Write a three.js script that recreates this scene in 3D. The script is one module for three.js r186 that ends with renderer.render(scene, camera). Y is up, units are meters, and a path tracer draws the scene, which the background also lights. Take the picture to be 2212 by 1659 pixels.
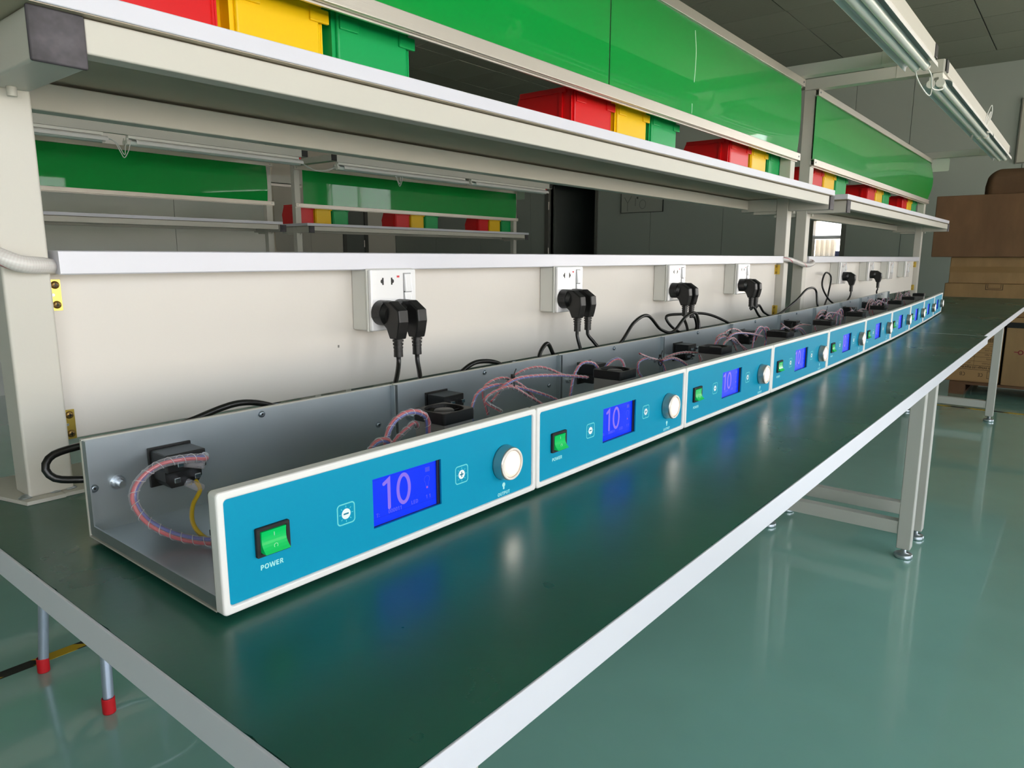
import * as THREE from 'three';
import { RoundedBoxGeometry } from 'three/addons/geometries/RoundedBoxGeometry.js';
import { mergeGeometries } from 'three/addons/utils/BufferGeometryUtils.js';
import { RectAreaLightUniformsLib } from 'three/addons/lights/RectAreaLightUniformsLib.js';

// ---------------------------------------------------------------- camera, sky, large lights, exposure
RectAreaLightUniformsLib.init();
const T = 0.755;                                    // height of the bench top above the floor
const scene = new THREE.Scene();
const camera = new THREE.PerspectiveCamera(56.865, 2212 / 1659, 0.02, 60);
{
  const r = new THREE.Vector3(0.62625625, 0.00124106, 0.77961629), u = new THREE.Vector3(0.13607149, 0.9844755, -0.11087175), d = new THREE.Vector3(0.76765074, -0.17551768, -0.61636506);
  camera.quaternion.setFromRotationMatrix(new THREE.Matrix4().makeBasis(r, u, d.clone().negate()));
  camera.position.set(-0.24084, 0.26278 + T, 0.45807);
}
scene.add(camera);
const renderer = new THREE.WebGLRenderer({ antialias: true });
renderer.toneMapping = THREE.LinearToneMapping;
renderer.toneMappingExposure = 1.0;
renderer.shadowMap.enabled = true;
const SKY = 3.9, WIN = 1.9;                         // radiance of the sky; radiance of the area lights over the out-of-view panes
{
  const W = 64, H = 128, a = new Float32Array(W * H * 4);
  for (let j = 0; j < H; j++) {
    const el = ((j + 0.5) / H - 0.5) * Math.PI;     // row 0 is straight down
    let c;
    if (el <= 0) c = [2.15, 1.82, 1.42];
    else { const t = Math.pow(Math.sin(el), 0.55); c = [1.12 * (1 - t) + 0.5 * t, 1.05 * (1 - t) + 0.7 * t, 0.95 * (1 - t) + 1.05 * t]; }
    for (let i = 0; i < W; i++) { const k = (j * W + i) * 4; a[k] = c[0]; a[k + 1] = c[1]; a[k + 2] = c[2]; a[k + 3] = 1; }
  }
  const t = new THREE.DataTexture(a, W, H, THREE.RGBAFormat, THREE.FloatType);
  t.mapping = THREE.EquirectangularReflectionMapping; t.magFilter = t.minFilter = THREE.LinearFilter; t.needsUpdate = true;
  scene.background = t; scene.backgroundIntensity = SKY;
}
// out-of-view window openings, sized to light the benches: [x0, x1] in the wall behind the camera (z = ZF) and [z0, z1] in the far end wall (x = XE); sill and head from the bench top
const ZF = 4.2, XE = 8.97, XL = -5, ZB = -9.74, ZP = -5.75, CEIL = 2.245;
const frontWindows = [[-4.6, -2.3, 2.1], [-2.0, 0.6, 2.1], [0.9, 2.4, 2.0], [2.7, 4.3, 1.5], [6.4, 8.7, 1.28]], endWindows = [[2.05, 4.0]];
const SILL = -0.3, HEADE = 1.82;
function unseen_window_light(w, h, pos, look, k = 1) {  // area light over an out-of-view pane, on top of the sky
  const l = new THREE.RectAreaLight(new THREE.Color(0.96, 0.985, 1.0), WIN * k, w, h);
  l.position.set(...pos); l.lookAt(...look); l.name = 'unseen_window_light'; scene.add(l);
}
for (const [a, b, h] of frontWindows) unseen_window_light(b - a - 0.1, h - SILL - 0.1, [(a + b) / 2, (SILL + h) / 2 + T, ZF - 0.02], [(a + b) / 2, (SILL + h) / 2 + T, 0]);
for (const [a, b] of endWindows) unseen_window_light(b - a - 0.1, HEADE - SILL - 0.1, [XE - 0.02, (SILL + HEADE) / 2 + T, (a + b) / 2], [0, (SILL + HEADE) / 2 + T, (a + b) / 2], 0.7);

// ---------------------------------------------------------------- helpers
let seed = 7;
const rnd = () => { seed |= 0; seed = (seed + 0x6d2b79f5) | 0; let t = Math.imul(seed ^ (seed >>> 15), 1 | seed); t = (t + Math.imul(t ^ (t >>> 7), 61 | t)) ^ t; return ((t ^ (t >>> 14)) >>> 0) / 4294967296; };
const V = (x, y, z) => new THREE.Vector3(x, y, z);
const used = {};
const numbered = (n) => { const k = (used[n] = (used[n] ?? -1) + 1); return k ? `${n}_${String(k).padStart(3, '0')}` : n; };
function tagTop(o, label, category, group) { o.userData.label = label; o.userData.category = category; if (group) o.userData.group = group; return o; }
function thing(name, label, category, pos = [0, 0, 0], turn = 0, group) {
  const o = new THREE.Group(); o.name = numbered(name); o.position.set(...pos); o.rotation.y = turn; scene.add(o);
  return tagTop(o, label, category, group);
}
function part(parent, name, geo, mat, label) {
  const m = new THREE.Mesh(Array.isArray(geo) ? join(geo) : geo, mat); m.name = name; m.castShadow = m.receiveShadow = true;
  if (label) m.userData.label = label;
  parent.add(m); return m;
}
function struct(name, geo, mat) { const m = part(scene, numbered(name), geo, mat); m.userData.kind = 'structure'; return m; }
function clean(g) { const o = g.index ? g.toNonIndexed() : g; for (const k of Object.keys(o.attributes)) if (!['position', 'normal', 'uv'].includes(k)) o.deleteAttribute(k); o.clearGroups(); if (!o.attributes.uv) o.setAttribute('uv', new THREE.BufferAttribute(new Float32Array(o.attributes.position.count * 2), 2)); return o; }
function join(list) { return list.length === 1 ? list[0] : mergeGeometries(list.map(clean)); }
function uvm(g) {                                    // uv in metres, by the way each face points
  g = g.index ? g.toNonIndexed() : g;
  const p = g.attributes.position, n = g.attributes.normal, uv = new Float32Array(p.count * 2);
  for (let i = 0; i < p.count; i++) {
    const f = Math.floor(i / 3) * 3; let nx = 0, ny = 0, nz = 0;
    for (let k = 0; k < 3; k++) { nx += Math.abs(n.getX(f + k)); ny += Math.abs(n.getY(f + k)); nz += Math.abs(n.getZ(f + k)); }
    if (ny >= nx && ny >= nz) { uv[2 * i] = p.getX(i); uv[2 * i + 1] = p.getZ(i); } else if (nx >= nz) { uv[2 * i] = p.getZ(i); uv[2 * i + 1] = p.getY(i); } else { uv[2 * i] = p.getX(i); uv[2 * i + 1] = p.getY(i); }
  }
  g.setAttribute('uv', new THREE.BufferAttribute(uv, 2)); return g;
}
function box(x0, x1, y0, y1, z0, z1, r = 0) {
  const w = x1 - x0, h = y1 - y0, d = z1 - z0;
  const g = r ? new RoundedBoxGeometry(w, h, d, 2, Math.min(r, w / 2.01, h / 2.01, d / 2.01)) : new THREE.BoxGeometry(w, h, d);
  g.translate((x0 + x1) / 2, (y0 + y1) / 2, (z0 + z1) / 2); return uvm(g);
}
function cyl(p, q, r, seg = 20, r2 = r) {            // cylinder from p to q
  const a = V(...p), b = V(...q), d = b.clone().sub(a), g = new THREE.CylinderGeometry(r2, r, d.length(), seg);
  g.applyQuaternion(new THREE.Quaternion().setFromUnitVectors(V(0, 1, 0), d.clone().normalize())); g.translate(...a.add(b).multiplyScalar(0.5).toArray()); return g;
}
const curve = (pts, closed = false) => new THREE.CatmullRomCurve3(pts.map((p) => V(...p)), closed, 'centripetal');
const tube = (pts, r, n = 60, seg = 10) => new THREE.TubeGeometry(pts.isCurve || pts.getPoint ? pts : curve(pts), n, r, seg, false);
function prismX(pts, x0, x1) {                       // a profile [[z, y], ...] drawn out along x
  const s = new THREE.Shape(pts.map(([z, y]) => new THREE.Vector2(z, y)));
  const g = new THREE.ExtrudeGeometry(s, { depth: x1 - x0, bevelEnabled: false });
  g.applyMatrix4(new THREE.Matrix4().makeBasis(V(0, 0, 1), V(0, 1, 0), V(-1, 0, 0))); g.translate(x1, 0, 0); return uvm(g);
}
function rrect(w, h, r, x = 0, y = 0, S = THREE.Shape) {
  const s = new S(); s.moveTo(x + r, y); s.lineTo(x + w - r, y); s.absarc(x + w - r, y + r, r, -Math.PI / 2, 0); s.lineTo(x + w, y + h - r); s.absarc(x + w - r, y + h - r, r, 0, Math.PI / 2);
  s.lineTo(x + r, y + h); s.absarc(x + r, y + h - r, r, Math.PI / 2, Math.PI); s.lineTo(x, y + r); s.absarc(x + r, y + r, r, Math.PI, 1.5 * Math.PI); return s;
}
function lathe(pts, seg = 28) { return new THREE.LatheGeometry(pts.map(([r, y]) => new THREE.Vector2(r, y)), seg); }
// ---- textures
function noiseTex(n, f, srgb, rep) {                 // f(x, y, fbm) in 0..1 gives [r, g, b] or a grey
  const grid = (m) => { const a = new Float32Array(m * m); for (let i = 0; i < m * m; i++) a[i] = rnd(); return (x, y) => { x = ((x % 1) + 1) % 1 * m; y = ((y % 1) + 1) % 1 * m; const i = Math.floor(x), j = Math.floor(y), u = x - i, v = y - j, s = (t) => t * t * (3 - 2 * t), q = (a1, b1) => a[(a1 % m) + (b1 % m) * m]; const U = s(u), W = s(v); return (q(i, j) * (1 - U) + q(i + 1, j) * U) * (1 - W) + (q(i, j + 1) * (1 - U) + q(i + 1, j + 1) * U) * W; }; };
  const g = [4, 8, 16, 32, 64, 128].map(grid), fbm = (x, y, lo = 0, hi = 6) => { let s = 0, w = 0; for (let k = lo; k < hi; k++) { const a = Math.pow(0.62, k - lo); s += a * g[k](x, y); w += a; } return s / w; };
  const d = new Uint8Array(n * n * 4);
  for (let j = 0; j < n; j++) for (let i = 0; i < n; i++) { const c = f(i / n, j / n, fbm), k = (j * n + i) * 4, c3 = Array.isArray(c) ? c : [c, c, c]; for (let q = 0; q < 3; q++) d[k + q] = Math.max(0, Math.min(255, c3[q] * 255)); d[k + 3] = 255; }
  const t = new THREE.DataTexture(d, n, n); t.wrapS = t.wrapT = THREE.RepeatWrapping; t.magFilter = THREE.LinearFilter; t.minFilter = THREE.LinearMipmapLinearFilter; t.generateMipmaps = true;
  if (srgb) t.colorSpace = THREE.SRGBColorSpace; if (rep) t.repeat.set(...rep); t.needsUpdate = true; return t;
}
function canvasTex(w, h, draw, srgb = true) { const c = document.createElement('canvas'); c.width = w; c.height = h; draw(c.getContext('2d'), w, h); const t = new THREE.CanvasTexture(c); if (srgb) t.colorSpace = THREE.SRGBColorSpace; t.wrapS = t.wrapT = THREE.RepeatWrapping; t.anisotropy = 8; return t; }
const mat = (hex, rough = 0.6, o = {}) => new THREE.MeshStandardMaterial({ color: hex, roughness: rough, ...o });
const phys = (hex, rough, o = {}) => new THREE.MeshPhysicalMaterial({ color: hex, roughness: rough, ...o });

const grain = noiseTex(256, (x, y, f) => 0.5 + 0.5 * (f(x, y, 3, 6) - 0.5) * 1.6, false, [6, 6]);
const M = {
  paint: mat('#c7c4bb', 0.42, { bumpMap: grain, bumpScale: 0.00012 }),
  white: mat('#e9e9ec', 0.4), pvc: mat('#d9d9e2', 0.3), board: mat('#d3d3de', 0.38), boardBounceTint: mat('#b9ab97', 0.6),
  panel: mat('#dad5ce', 0.5, { bumpMap: grain, bumpScale: 0.0001 }),
  socketBox: mat('#dcdcd6', 0.35), socketFace: phys('#f4f4f6', 0.12, { clearcoat: 0.6, clearcoatRoughness: 0.1 }),
  black: mat('#141414', 0.45), blackMatte: mat('#1b1a1c', 0.7), darkHole: mat('#0a0a0a', 0.9),
  rubber: mat('#171717', 0.4), cable: mat('#121212', 0.33),
  cap: mat('#5a575c', 0.62, { map: noiseTex(128, (x, y, f) => { const v = 0.75 + 0.9 * (f(x, y, 0, 5) - 0.5); return [v, v * 0.98, v]; }, true, [8, 8]) }),
  alu: mat('#d6cfc6', 0.36, { metalness: 0.75, bumpMap: noiseTex(128, (x, y, f) => f(x * 0.1, y * 3, 3, 6), false, [2, 30]), bumpScale: 0.00008 }),
  chrome: mat('#cfd3da', 0.18, { metalness: 1 }), zinc: mat('#c3cad0', 0.28, { metalness: 0.9 }),
  galv: mat('#b4bdc2', 0.42, { metalness: 0.82, roughnessMap: noiseTex(256, (x, y, f) => { const v = 0.9 + 0.15 * (f(x, y, 3, 6) - 0.5); return [v, v, v]; }, false, [9, 9]) }),
  heat: mat('#9b9894', 0.5, { metalness: 0.35 }),
  brass: mat('#d8bd5a', 0.3, { metalness: 0.85 }), bronze: mat('#8f7443', 0.35, { metalness: 0.8 }),
  devFrame: mat('#ecebe9', 0.38), devSide: mat('#b9b8ae', 0.5), greySide: mat('#7d7c75', 0.55),
  red: mat('#cf1420', 0.5), redBin: phys('#d40a12', 0.32, { clearcoat: 0.12, clearcoatRoughness: 0.1, specularIntensity: 0.6 }), yelBin: phys('#f0c400', 0.32, { clearcoat: 0.12, clearcoatRoughness: 0.1, specularIntensity: 0.6 }), grnBin: phys('#05a055', 0.32, { clearcoat: 0.12, clearcoatRoughness: 0.1, specularIntensity: 0.6 }),
  wireRed: mat('#d0283c', 0.4), wireBlue: mat('#3848b0', 0.4), wireEarth: mat('#c9a820', 0.4),
  sleeve: phys('#fbf8fc', 0.16, { transmission: 0.84, thickness: 0 }), ridge: phys('#f4f1f6', 0.4, { transmission: 0.5, thickness: 0 }),
  screw: mat('#8e99a2', 0.3, { metalness: 0.9 }),
  tubeLamp: mat('#e4ebe6', 0.3), lampWhite: mat('#e4e2da', 0.4), lampRefl: mat('#e8e6e4', 0.4),
  cord: mat('#dedfdc', 0.5), wood: mat('#6b4a31', 0.8), redDot: mat('#d02030', 0.4),
};
// green bench mat: scuffs and swirls in the gloss, faint dark smears in the colour
M.mat = phys('#ffffff', 1, {
  map: noiseTex(1024, (x, y, f) => { const v = 0.86 + 0.34 * (f(x, y, 0, 5) - 0.5); return [0.165 * v, 0.43 * v, 0.365 * v]; }, true, [0.7, 0.7]),
  roughnessMap: noiseTex(1024, (x, y, f) => { const v = 0.3 + 0.16 * (f(x, y, 1, 6) - 0.5); return [v, v, v]; }, false, [0.8, 0.8]),
  bumpMap: noiseTex(512, (x, y, f) => f(x, y, 3, 6), false, [5, 5]), bumpScale: 0.00005, specularIntensity: 1,
});
M.floor = phys('#ffffff', 1, {
  map: noiseTex(512, (x, y, f) => { const v = 0.94 + 0.18 * (f(x, y, 0, 5) - 0.5); return [0.58 * v, 0.79 * v, 0.735 * v]; }, true, [0.25, 0.25]),
  roughnessMap: noiseTex(512, (x, y, f) => { const v = 0.2 + 0.22 * (f(x, y, 0, 5) - 0.45); return [v, v, v]; }, false, [0.3, 0.3]),
  bumpMap: noiseTex(512, (x, y, f) => f(x, y, 0, 4), false, [0.5, 0.5]), bumpScale: 0.0016, clearcoat: 0.9, clearcoatRoughness: 0.05,
});
M.screen = phys('#009139', 0.35, { clearcoat: 0.8, clearcoatRoughness: 0.02, specularIntensity: 0.15, bumpMap: noiseTex(256, (x, y, f) => f(x, y, 0, 2), false, [0.8, 1.2]), bumpScale: 0.0008 });
M.ceil = mat('#7f8275', 0.85, { bumpMap: noiseTex(256, (x, y, f) => f(x, y, 2, 6), false, [3.3, 3.3]), bumpScale: 0.0025 });
M.ceilGrid = mat('#3c3e37', 0.7);
M.wall = mat('#a6aea8', 0.4, { bumpMap: noiseTex(128, (x, y, f) => f(x, y, 0, 3), false, [0.5, 0.5]), bumpScale: 0.001 });
M.wallWarm = mat('#cfcbc0', 0.4);
M.seam = mat('#4c524e', 0.7);
const kraft = (hexA, k) => mat('#ffffff', 0.85, { map: noiseTex(256, (x, y, f) => { const v = (0.9 + 0.2 * (f(x, y * 0.3, 1, 6) - 0.5)) * k; return [hexA[0] * v, hexA[1] * v, hexA[2] * v]; }, true, [1.5, 1.5]), bumpMap: grain, bumpScale: 0.0003 });
M.kraftDark = kraft([0.5, 0.37, 0.26], 1); M.kraftMid = kraft([0.68, 0.54, 0.37], 1); M.kraftLow = kraft([0.66, 0.52, 0.35], 1); M.kraftBag = kraft([0.43, 0.32, 0.22], 1);

// ---------------------------------------------------------------- the room
{
  const floor = struct('floor', box(XL - 0.2, XE + 0.2, -0.12, 0, ZB - 0.2, ZF + 0.2), M.floor);
  // striped tape stuck to the floor
  const stripes = canvasTex(64, 64, (c) => { c.fillStyle = '#c9a516'; c.fillRect(0, 0, 64, 64); c.fillStyle = '#131210'; c.beginPath(); c.moveTo(0, 64); c.lineTo(12, 0); c.lineTo(44, 0); c.lineTo(32, 64); c.fill(); });
  const tm = mat('#ffffff', 0.5, { map: stripes });
  const tapeX = (x0, x1, z) => { const g = new THREE.BoxGeometry(x1 - x0, 0.0006, 0.036); g.translate((x0 + x1) / 2, 0.0004, z); const p = g.attributes.position, uv = g.attributes.uv; for (let i = 0; i < p.count; i++) uv.setXY(i, p.getX(i) / 0.2 + 0.1, p.getZ(i) / 0.036); return g; };
  const tapeZ = (z0, z1, x) => { const g = new THREE.BoxGeometry(0.036, 0.0006, z1 - z0); g.translate(x, 0.0004, (z0 + z1) / 2); const p = g.attributes.position, uv = g.attributes.uv; for (let i = 0; i < p.count; i++) uv.setXY(i, p.getZ(i) / 0.22, p.getX(i) / 0.036); return g; };
  const t1 = part(scene, numbered('floor_tape'), tapeX(-0.6, 2.4, -1.526), tm); tagTop(t1, 'black and yellow striped floor tape running past the red-capped stool legs', 'floor tape');
  const t2 = part(scene, numbered('floor_tape'), tapeZ(-1.2, 2.2, 5.45), tm); tagTop(t2, 'black and yellow striped floor tape in front of the carton pallet', 'floor tape');

  // suspended ceiling: panels with their own edges, dark grid recessed between them
  const cy = CEIL + T, ceil = struct('ceiling', box(XL - 0.2, XE + 0.2, cy + 0.012, cy + 0.1, ZB - 0.2, ZF + 0.2), M.ceilGrid);
  const tileG = box(-0.2955, 0.2955, 0, 0.012, -0.3025, 0.3025), tileVar = [0, 1, 2].map((k) => { const m = M.ceil.clone(); m.color.multiplyScalar(1 - 0.04 * k); return m; }), rest = [];
  const zc0 = -1.704, flat = mat('#7f8375', 0.6);        // the runner and cross seams seen over the second bench
  for (let i = -17; i < 7; i++) for (let j = -14; j < 11; j++) {
    const x = 6.007 + (i + 0.5) * 0.6, z = zc0 + (j + 0.5) * 0.615;
    if (x < XL || x > XE - 0.28 || z < ZB + 0.3 || z > ZF - 0.25) continue;
    const near = x > -0.2 && z > -5.6 && z < 2.2;
    if (near) { const fl = ((i + 301) % 3 === 0) && ((j + 300) % 6 === 0); const m = part(ceil, 'ceiling_tile', tileG, fl ? flat : tileVar[(i * 7 + j * 3 + 300) % 3]); m.position.set(x, cy + (fl ? -0.003 : 0), z); }
    else rest.push(tileG.clone().translate(x, cy, z));
  }
  const more = part(ceil, 'ceiling_tile', rest, M.ceil); more.userData.kind = 'stuff';
  part(ceil, 'edge_strip', box(8.412, XE, cy, cy + 0.012, ZB, ZF), M.ceil);

  // walls of upright panels with dark seams
  const panelsX = (name, x, z0, z1, dir, holes, w = 1.15, m = M.wall) => {                // a wall standing across x; holes [z0, z1, y0, y1] above the floor
    const wall = struct(name, [box(dir > 0 ? x + 0.03 : x - 0.1, dir > 0 ? x + 0.1 : x - 0.03, 0, 0.001, z0, z1)], M.seam);
    let z = z0; while (z < z1 - 0.01) { const e = Math.min(z + w, z1); cutPanel(wall, 'wall_panel', z, e, 0, cy + 0.1, holes, (a, b, c, d) => dir > 0 ? box(x, x + 0.06, c, d, a + 0.0025, b - 0.0025) : box(x - 0.06, x, c, d, a + 0.0025, b - 0.0025), m); z = e; }
    part(wall, 'backing', holesBack(z0, z1, cy + 0.1, holes).map(([a, b, c, d]) => dir > 0 ? box(x + 0.055, x + 0.15, c, d, a, b) : box(x - 0.15, x - 0.055, c, d, a, b)), M.seam);
    return wall;
  };
  const panelsZ = (name, z, x0, x1, dir, holes, w = 1.15, m = M.wall) => {
    const wall = struct(name, [box(x0, x1, 0, 0.001, dir > 0 ? z + 0.03 : z - 0.1, dir > 0 ? z + 0.1 : z - 0.03)], M.seam);
    let x = x0; while (x < x1 - 0.01) { const e = Math.min(x + w, x1); cutPanel(wall, 'wall_panel', x, e, 0, cy + 0.1, holes, (a, b, c, d) => dir > 0 ? box(a + 0.0025, b - 0.0025, c, d, z, z + 0.06) : box(a + 0.0025, b - 0.0025, c, d, z - 0.06, z), m); x = e; }
    part(wall, 'backing', holesBack(x0, x1, cy + 0.1, holes).map(([a, b, c, d]) => dir > 0 ? box(a, b, c, d, z + 0.055, z + 0.15) : box(a, b, c, d, z - 0.15, z - 0.055)), M.seam);
    return wall;
  };
  function cut(a, b, c, d, holes) { let list = [[a, b, c, d]]; for (const [ha, hb, hc, hd] of holes) list = list.flatMap(([p, q, r, s]) => { if (hb <= p || ha >= q || hd <= r || hc >= s) return [[p, q, r, s]]; const o = []; const l = Math.max(p, ha), m = Math.min(q, hb); if (l > p) o.push([p, l, r, s]); if (m < q) o.push([m, q, r, s]); if (hc > r) o.push([l, m, r, hc]); if (hd < s) o.push([l, m, hd, s]); return o; }); return list.filter(([p, q, r, s]) => q - p > 0.012 && s - r > 0.005); }
  function holesBack(a, b, d, holes) { return cut(a, b, 0, d, holes); }
  function cutPanel(wall, name, a, b, c, d, holes, mk, m) { const l = cut(a, b, c, d, holes); if (l.length) part(wall, name, l.map((q) => mk(...q)), m); }

  const winE = [SILL + T, HEADE + T];
  panelsZ('wall_front', ZF, XL, XE, 1, frontWindows.map(([a, b, h]) => [a, b, SILL + T, h + T]), 1.2);
  const doorHole = [-6.207, -5.355, 0, 2.12], litHole = [-2.25, -1.85, 1.0, 1.5];
  panelsX('wall_end', XE, ZB, ZF, 1, [...endWindows.map(([a, b]) => [a, b, ...winE]), doorHole, litHole], 1.06);
  panelsX('wall_left', XL, ZP, ZF, -1, []);
  panelsZ('wall_partition', ZP, 2.834 - 1.1 * 7, 3.79, -1, [], 1.1, mat('#e9e8e4', 0.3));
  panelsZ('wall_back', ZB, 3.79, XE, -1, [[7.75, 8.3, 0, 2.1]], 1.1, M.wallWarm);
  struct('wall_return', box(3.70, 3.79, 0, cy + 0.1, ZB, ZP - 0.001), M.wallWarm);
  [[XE - 0.004, XE + 0.2, ZB - 0.2, ZB + 0.004], [XE - 0.004, XE + 0.2, ZF - 0.004, ZF + 0.2], [XL - 0.2, XL + 0.004, ZF - 0.004, ZF + 0.2], [XL - 0.2, XL + 0.004, ZP - 0.2, ZP + 0.004], [3.69, 3.81, ZB - 0.2, ZB + 0.004], [3.7, 3.7915, ZP - 0.16, ZP - 0.0005]].forEach(([a, b, c, d], i) => struct('trim_' + (i + 3), box(a, b, 0, cy + 0.1, c, d), M.seam));  // corner fillers added to stop sky light leaking through the wall joints
  struct('trim_1', box(3.755, 3.80, 0, cy, ZP - 0.002, ZP + 0.02), mat('#bdb3a2', 0.5));
  const tr = struct('trim_2', box(3.3, 4.1, 1.72, 1.79, ZP + 0.002, ZP + 0.07), M.paint); part(tr, 'rail_lip', box(3.3, 4.1, 1.69, 1.712, ZP + 0.01, ZP + 0.05), M.alu);

  // frames and panes of the windows out of view
  const glass = phys('#ffffff', 0.02, { transmission: 1, thickness: 0 });
  let n = 0;
  for (const [a, b, h] of frontWindows) { n++; const y0 = SILL + T, y1 = h + T, m = (a + b) / 2, w = struct('window_' + n, [box(a, b, y0, y0 + 0.05, ZF + 0.02, ZF + 0.08), box(a, b, y1 - 0.05, y1, ZF + 0.02, ZF + 0.08), box(a, a + 0.05, y0 + 0.05, y1 - 0.05, ZF + 0.02, ZF + 0.08), box(b - 0.05, b, y0 + 0.05, y1 - 0.05, ZF + 0.02, ZF + 0.08), box(m - 0.03, m + 0.03, y0 + 0.05, y1 - 0.05, ZF + 0.02, ZF + 0.08)], M.white); part(w, 'pane', box(a + 0.05, m - 0.03, y0 + 0.05, y1 - 0.05, ZF + 0.045, ZF + 0.05), glass); part(w, 'pane', box(m + 0.03, b - 0.05, y0 + 0.05, y1 - 0.05, ZF + 0.045, ZF + 0.05), glass); }
  for (const [a, b] of endWindows) { n++; const y0 = winE[0], y1 = winE[1], m = (a + b) / 2, w = struct('window_' + n, [box(XE + 0.02, XE + 0.08, y0, y0 + 0.05, a, b), box(XE + 0.02, XE + 0.08, y1 - 0.05, y1, a, b), box(XE + 0.02, XE + 0.08, y0 + 0.05, y1 - 0.05, a, a + 0.05), box(XE + 0.02, XE + 0.08, y0 + 0.05, y1 - 0.05, b - 0.05, b), box(XE + 0.02, XE + 0.08, y0 + 0.05, y1 - 0.05, m - 0.03, m + 0.03)], M.white); part(w, 'pane', box(XE + 0.045, XE + 0.05, y0 + 0.05, y1 - 0.05, a + 0.05, m - 0.03), glass); part(w, 'pane', box(XE + 0.045, XE + 0.05, y0 + 0.05, y1 - 0.05, m + 0.03, b - 0.05), glass); }
  { // the narrow bright window in the end wall
    n++; const [a, b, y0, y1] = litHole; const w = struct('window_' + n, [box(XE - 0.01, XE + 0.1, y0, y1, a, a + 0.03), box(XE - 0.01, XE + 0.1, y0, y1, b - 0.05, b), box(XE - 0.01, XE + 0.1, y1 - 0.04, y1, a + 0.03, b - 0.05)], mat('#6f7069', 0.5)); part(w, 'transom', box(XE + 0.06, XE + 0.1, 1.245, 1.285, a + 0.03, b - 0.05), M.white);
    part(w, 'pane', box(XE + 0.045, XE + 0.05, y0, 1.245, a + 0.03, b - 0.05), glass); part(w, 'pane', box(XE + 0.045, XE + 0.05, 1.285, y1 - 0.04, a + 0.03, b - 0.05), glass);
    const cur = []; for (let k = 0; k < 8; k++) cur.push(cyl([XE + 0.13 + 0.012 * (k % 2), 1.0, a + 0.05 + k * 0.03], [XE + 0.13 + 0.012 * (k % 2), 1.24, a + 0.05 + k * 0.03], 0.018, 10));
    part(w, 'curtain', cur, phys('#fbf7ef', 0.95, { transmission: 0.5, thickness: 0 }), 'white pleated curtain'); part(w, 'sill', box(XE - 0.01, XE + 0.3, 0.99, 0.9995, a, b), M.white);
    const b2 = part(scene, numbered('storage_box'), box(XE + 0.07, XE + 0.13, 1.0, 1.1, -1.97, -1.905, 0.006), mat('#8a93cf', 0.5)); tagTop(b2, 'pale blue box standing in the narrow bright window', 'box');
  }
  // dark doorway in the end wall
  { const [a, b, , h] = doorHole; const dk = M.wall;
    const d = struct('door_1', [box(XE - 0.015, XE + 0.12, 0, h, a - 0.07, a), box(XE - 0.015, XE + 0.12, 0, h, b, b + 0.05), box(XE - 0.015, XE + 0.12, h, h + 0.06, a - 0.07, b + 0.05)], mat('#6a6a66', 0.5));
    for (const y of [0.35, 1.05, 1.75]) part(d, 'hinge', cyl([XE - 0.012, y, a + 0.006], [XE - 0.012, y + 0.12, a + 0.006], 0.009, 10), M.alu);
    part(d, 'passage', [box(XE + 0.15, XE + 6.2, 0, 2.6, a - 0.6, a - 0.55), box(XE + 0.15, XE + 6.2, 0, 2.6, b + 0.55, b + 0.6), box(XE + 6.15, XE + 6.2, 0, 2.6, a - 0.55, b + 0.55), box(XE + 0.15, XE + 6.2, 2.55, 2.6, a - 0.55, b + 0.55), box(XE + 0.15, XE + 6.2, -0.05, 0, a - 0.55, b + 0.55)], dk);  // closed passage, made deep so that the doorway stays dark
  }
  { const d = struct('door_2', [box(7.75, 7.82, 0, 2.1, ZB - 0.06, ZB + 0.02), box(8.23, 8.3, 0, 2.1, ZB - 0.06, ZB + 0.02), box(7.82, 8.23, 2.03, 2.1, ZB - 0.06, ZB + 0.02)], mat('#5c5d58', 0.5)); part(d, 'door_leaf', box(7.82, 8.23, 0.01, 2.03, ZB - 0.05, ZB - 0.01), mat('#6e726e', 0.5)); part(d, 'hinge', cyl([8.226, 1.2, ZB - 0.004], [8.226, 1.32, ZB - 0.004], 0.01, 10), M.alu); }
  // boards on the end wall
  const sign = canvasTex(512, 320, (c, w, h) => { c.fillStyle = '#a9ada6'; c.fillRect(0, 0, w, h); c.strokeStyle = '#7f857f'; c.lineWidth = 9; c.beginPath(); c.moveTo(38, 150); c.lineTo(80, 215); c.moveTo(128, 140); c.lineTo(80, 215); c.lineTo(80, 305); c.moveTo(178, 165); c.lineTo(178, 250); c.stroke(); c.lineWidth = 7; c.beginPath(); c.ellipse(268, 235, 38, 48, 0, 0, 7); c.stroke(); c.fillStyle = '#4f5551'; c.fillRect(192, 150, 20, 22); });
  const sb = thing('wall_board', 'pale board with thin grey letters hung on the far wall beside the dark doorway', 'board', [XE, 0.9 + T, -4.578]);
  { const g = new THREE.PlaneGeometry(0.654, 0.4); g.rotateY(-Math.PI / 2); g.translate(-0.0165, 0.2, 0); part(sb, 'face', g, mat('#ffffff', 0.45, { map: sign })); part(sb, 'board', box(-0.016, -0.001, 0, 0.4, -0.327, 0.327), M.lampWhite); part(sb, 'frame', [box(-0.02, 0, -0.006, 0, -0.333, 0.333), box(-0.02, 0, 0.4, 0.406, -0.333, 0.333), box(-0.02, 0, 0, 0.4, -0.333, -0.327), box(-0.02, 0, 0, 0.4, 0.327, 0.333)], M.black); }
  const wb = thing('whiteboard', 'plain white board on the far wall above the stacked cartons', 'board', [XE, 1.235 + T, 0.5]);
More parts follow.
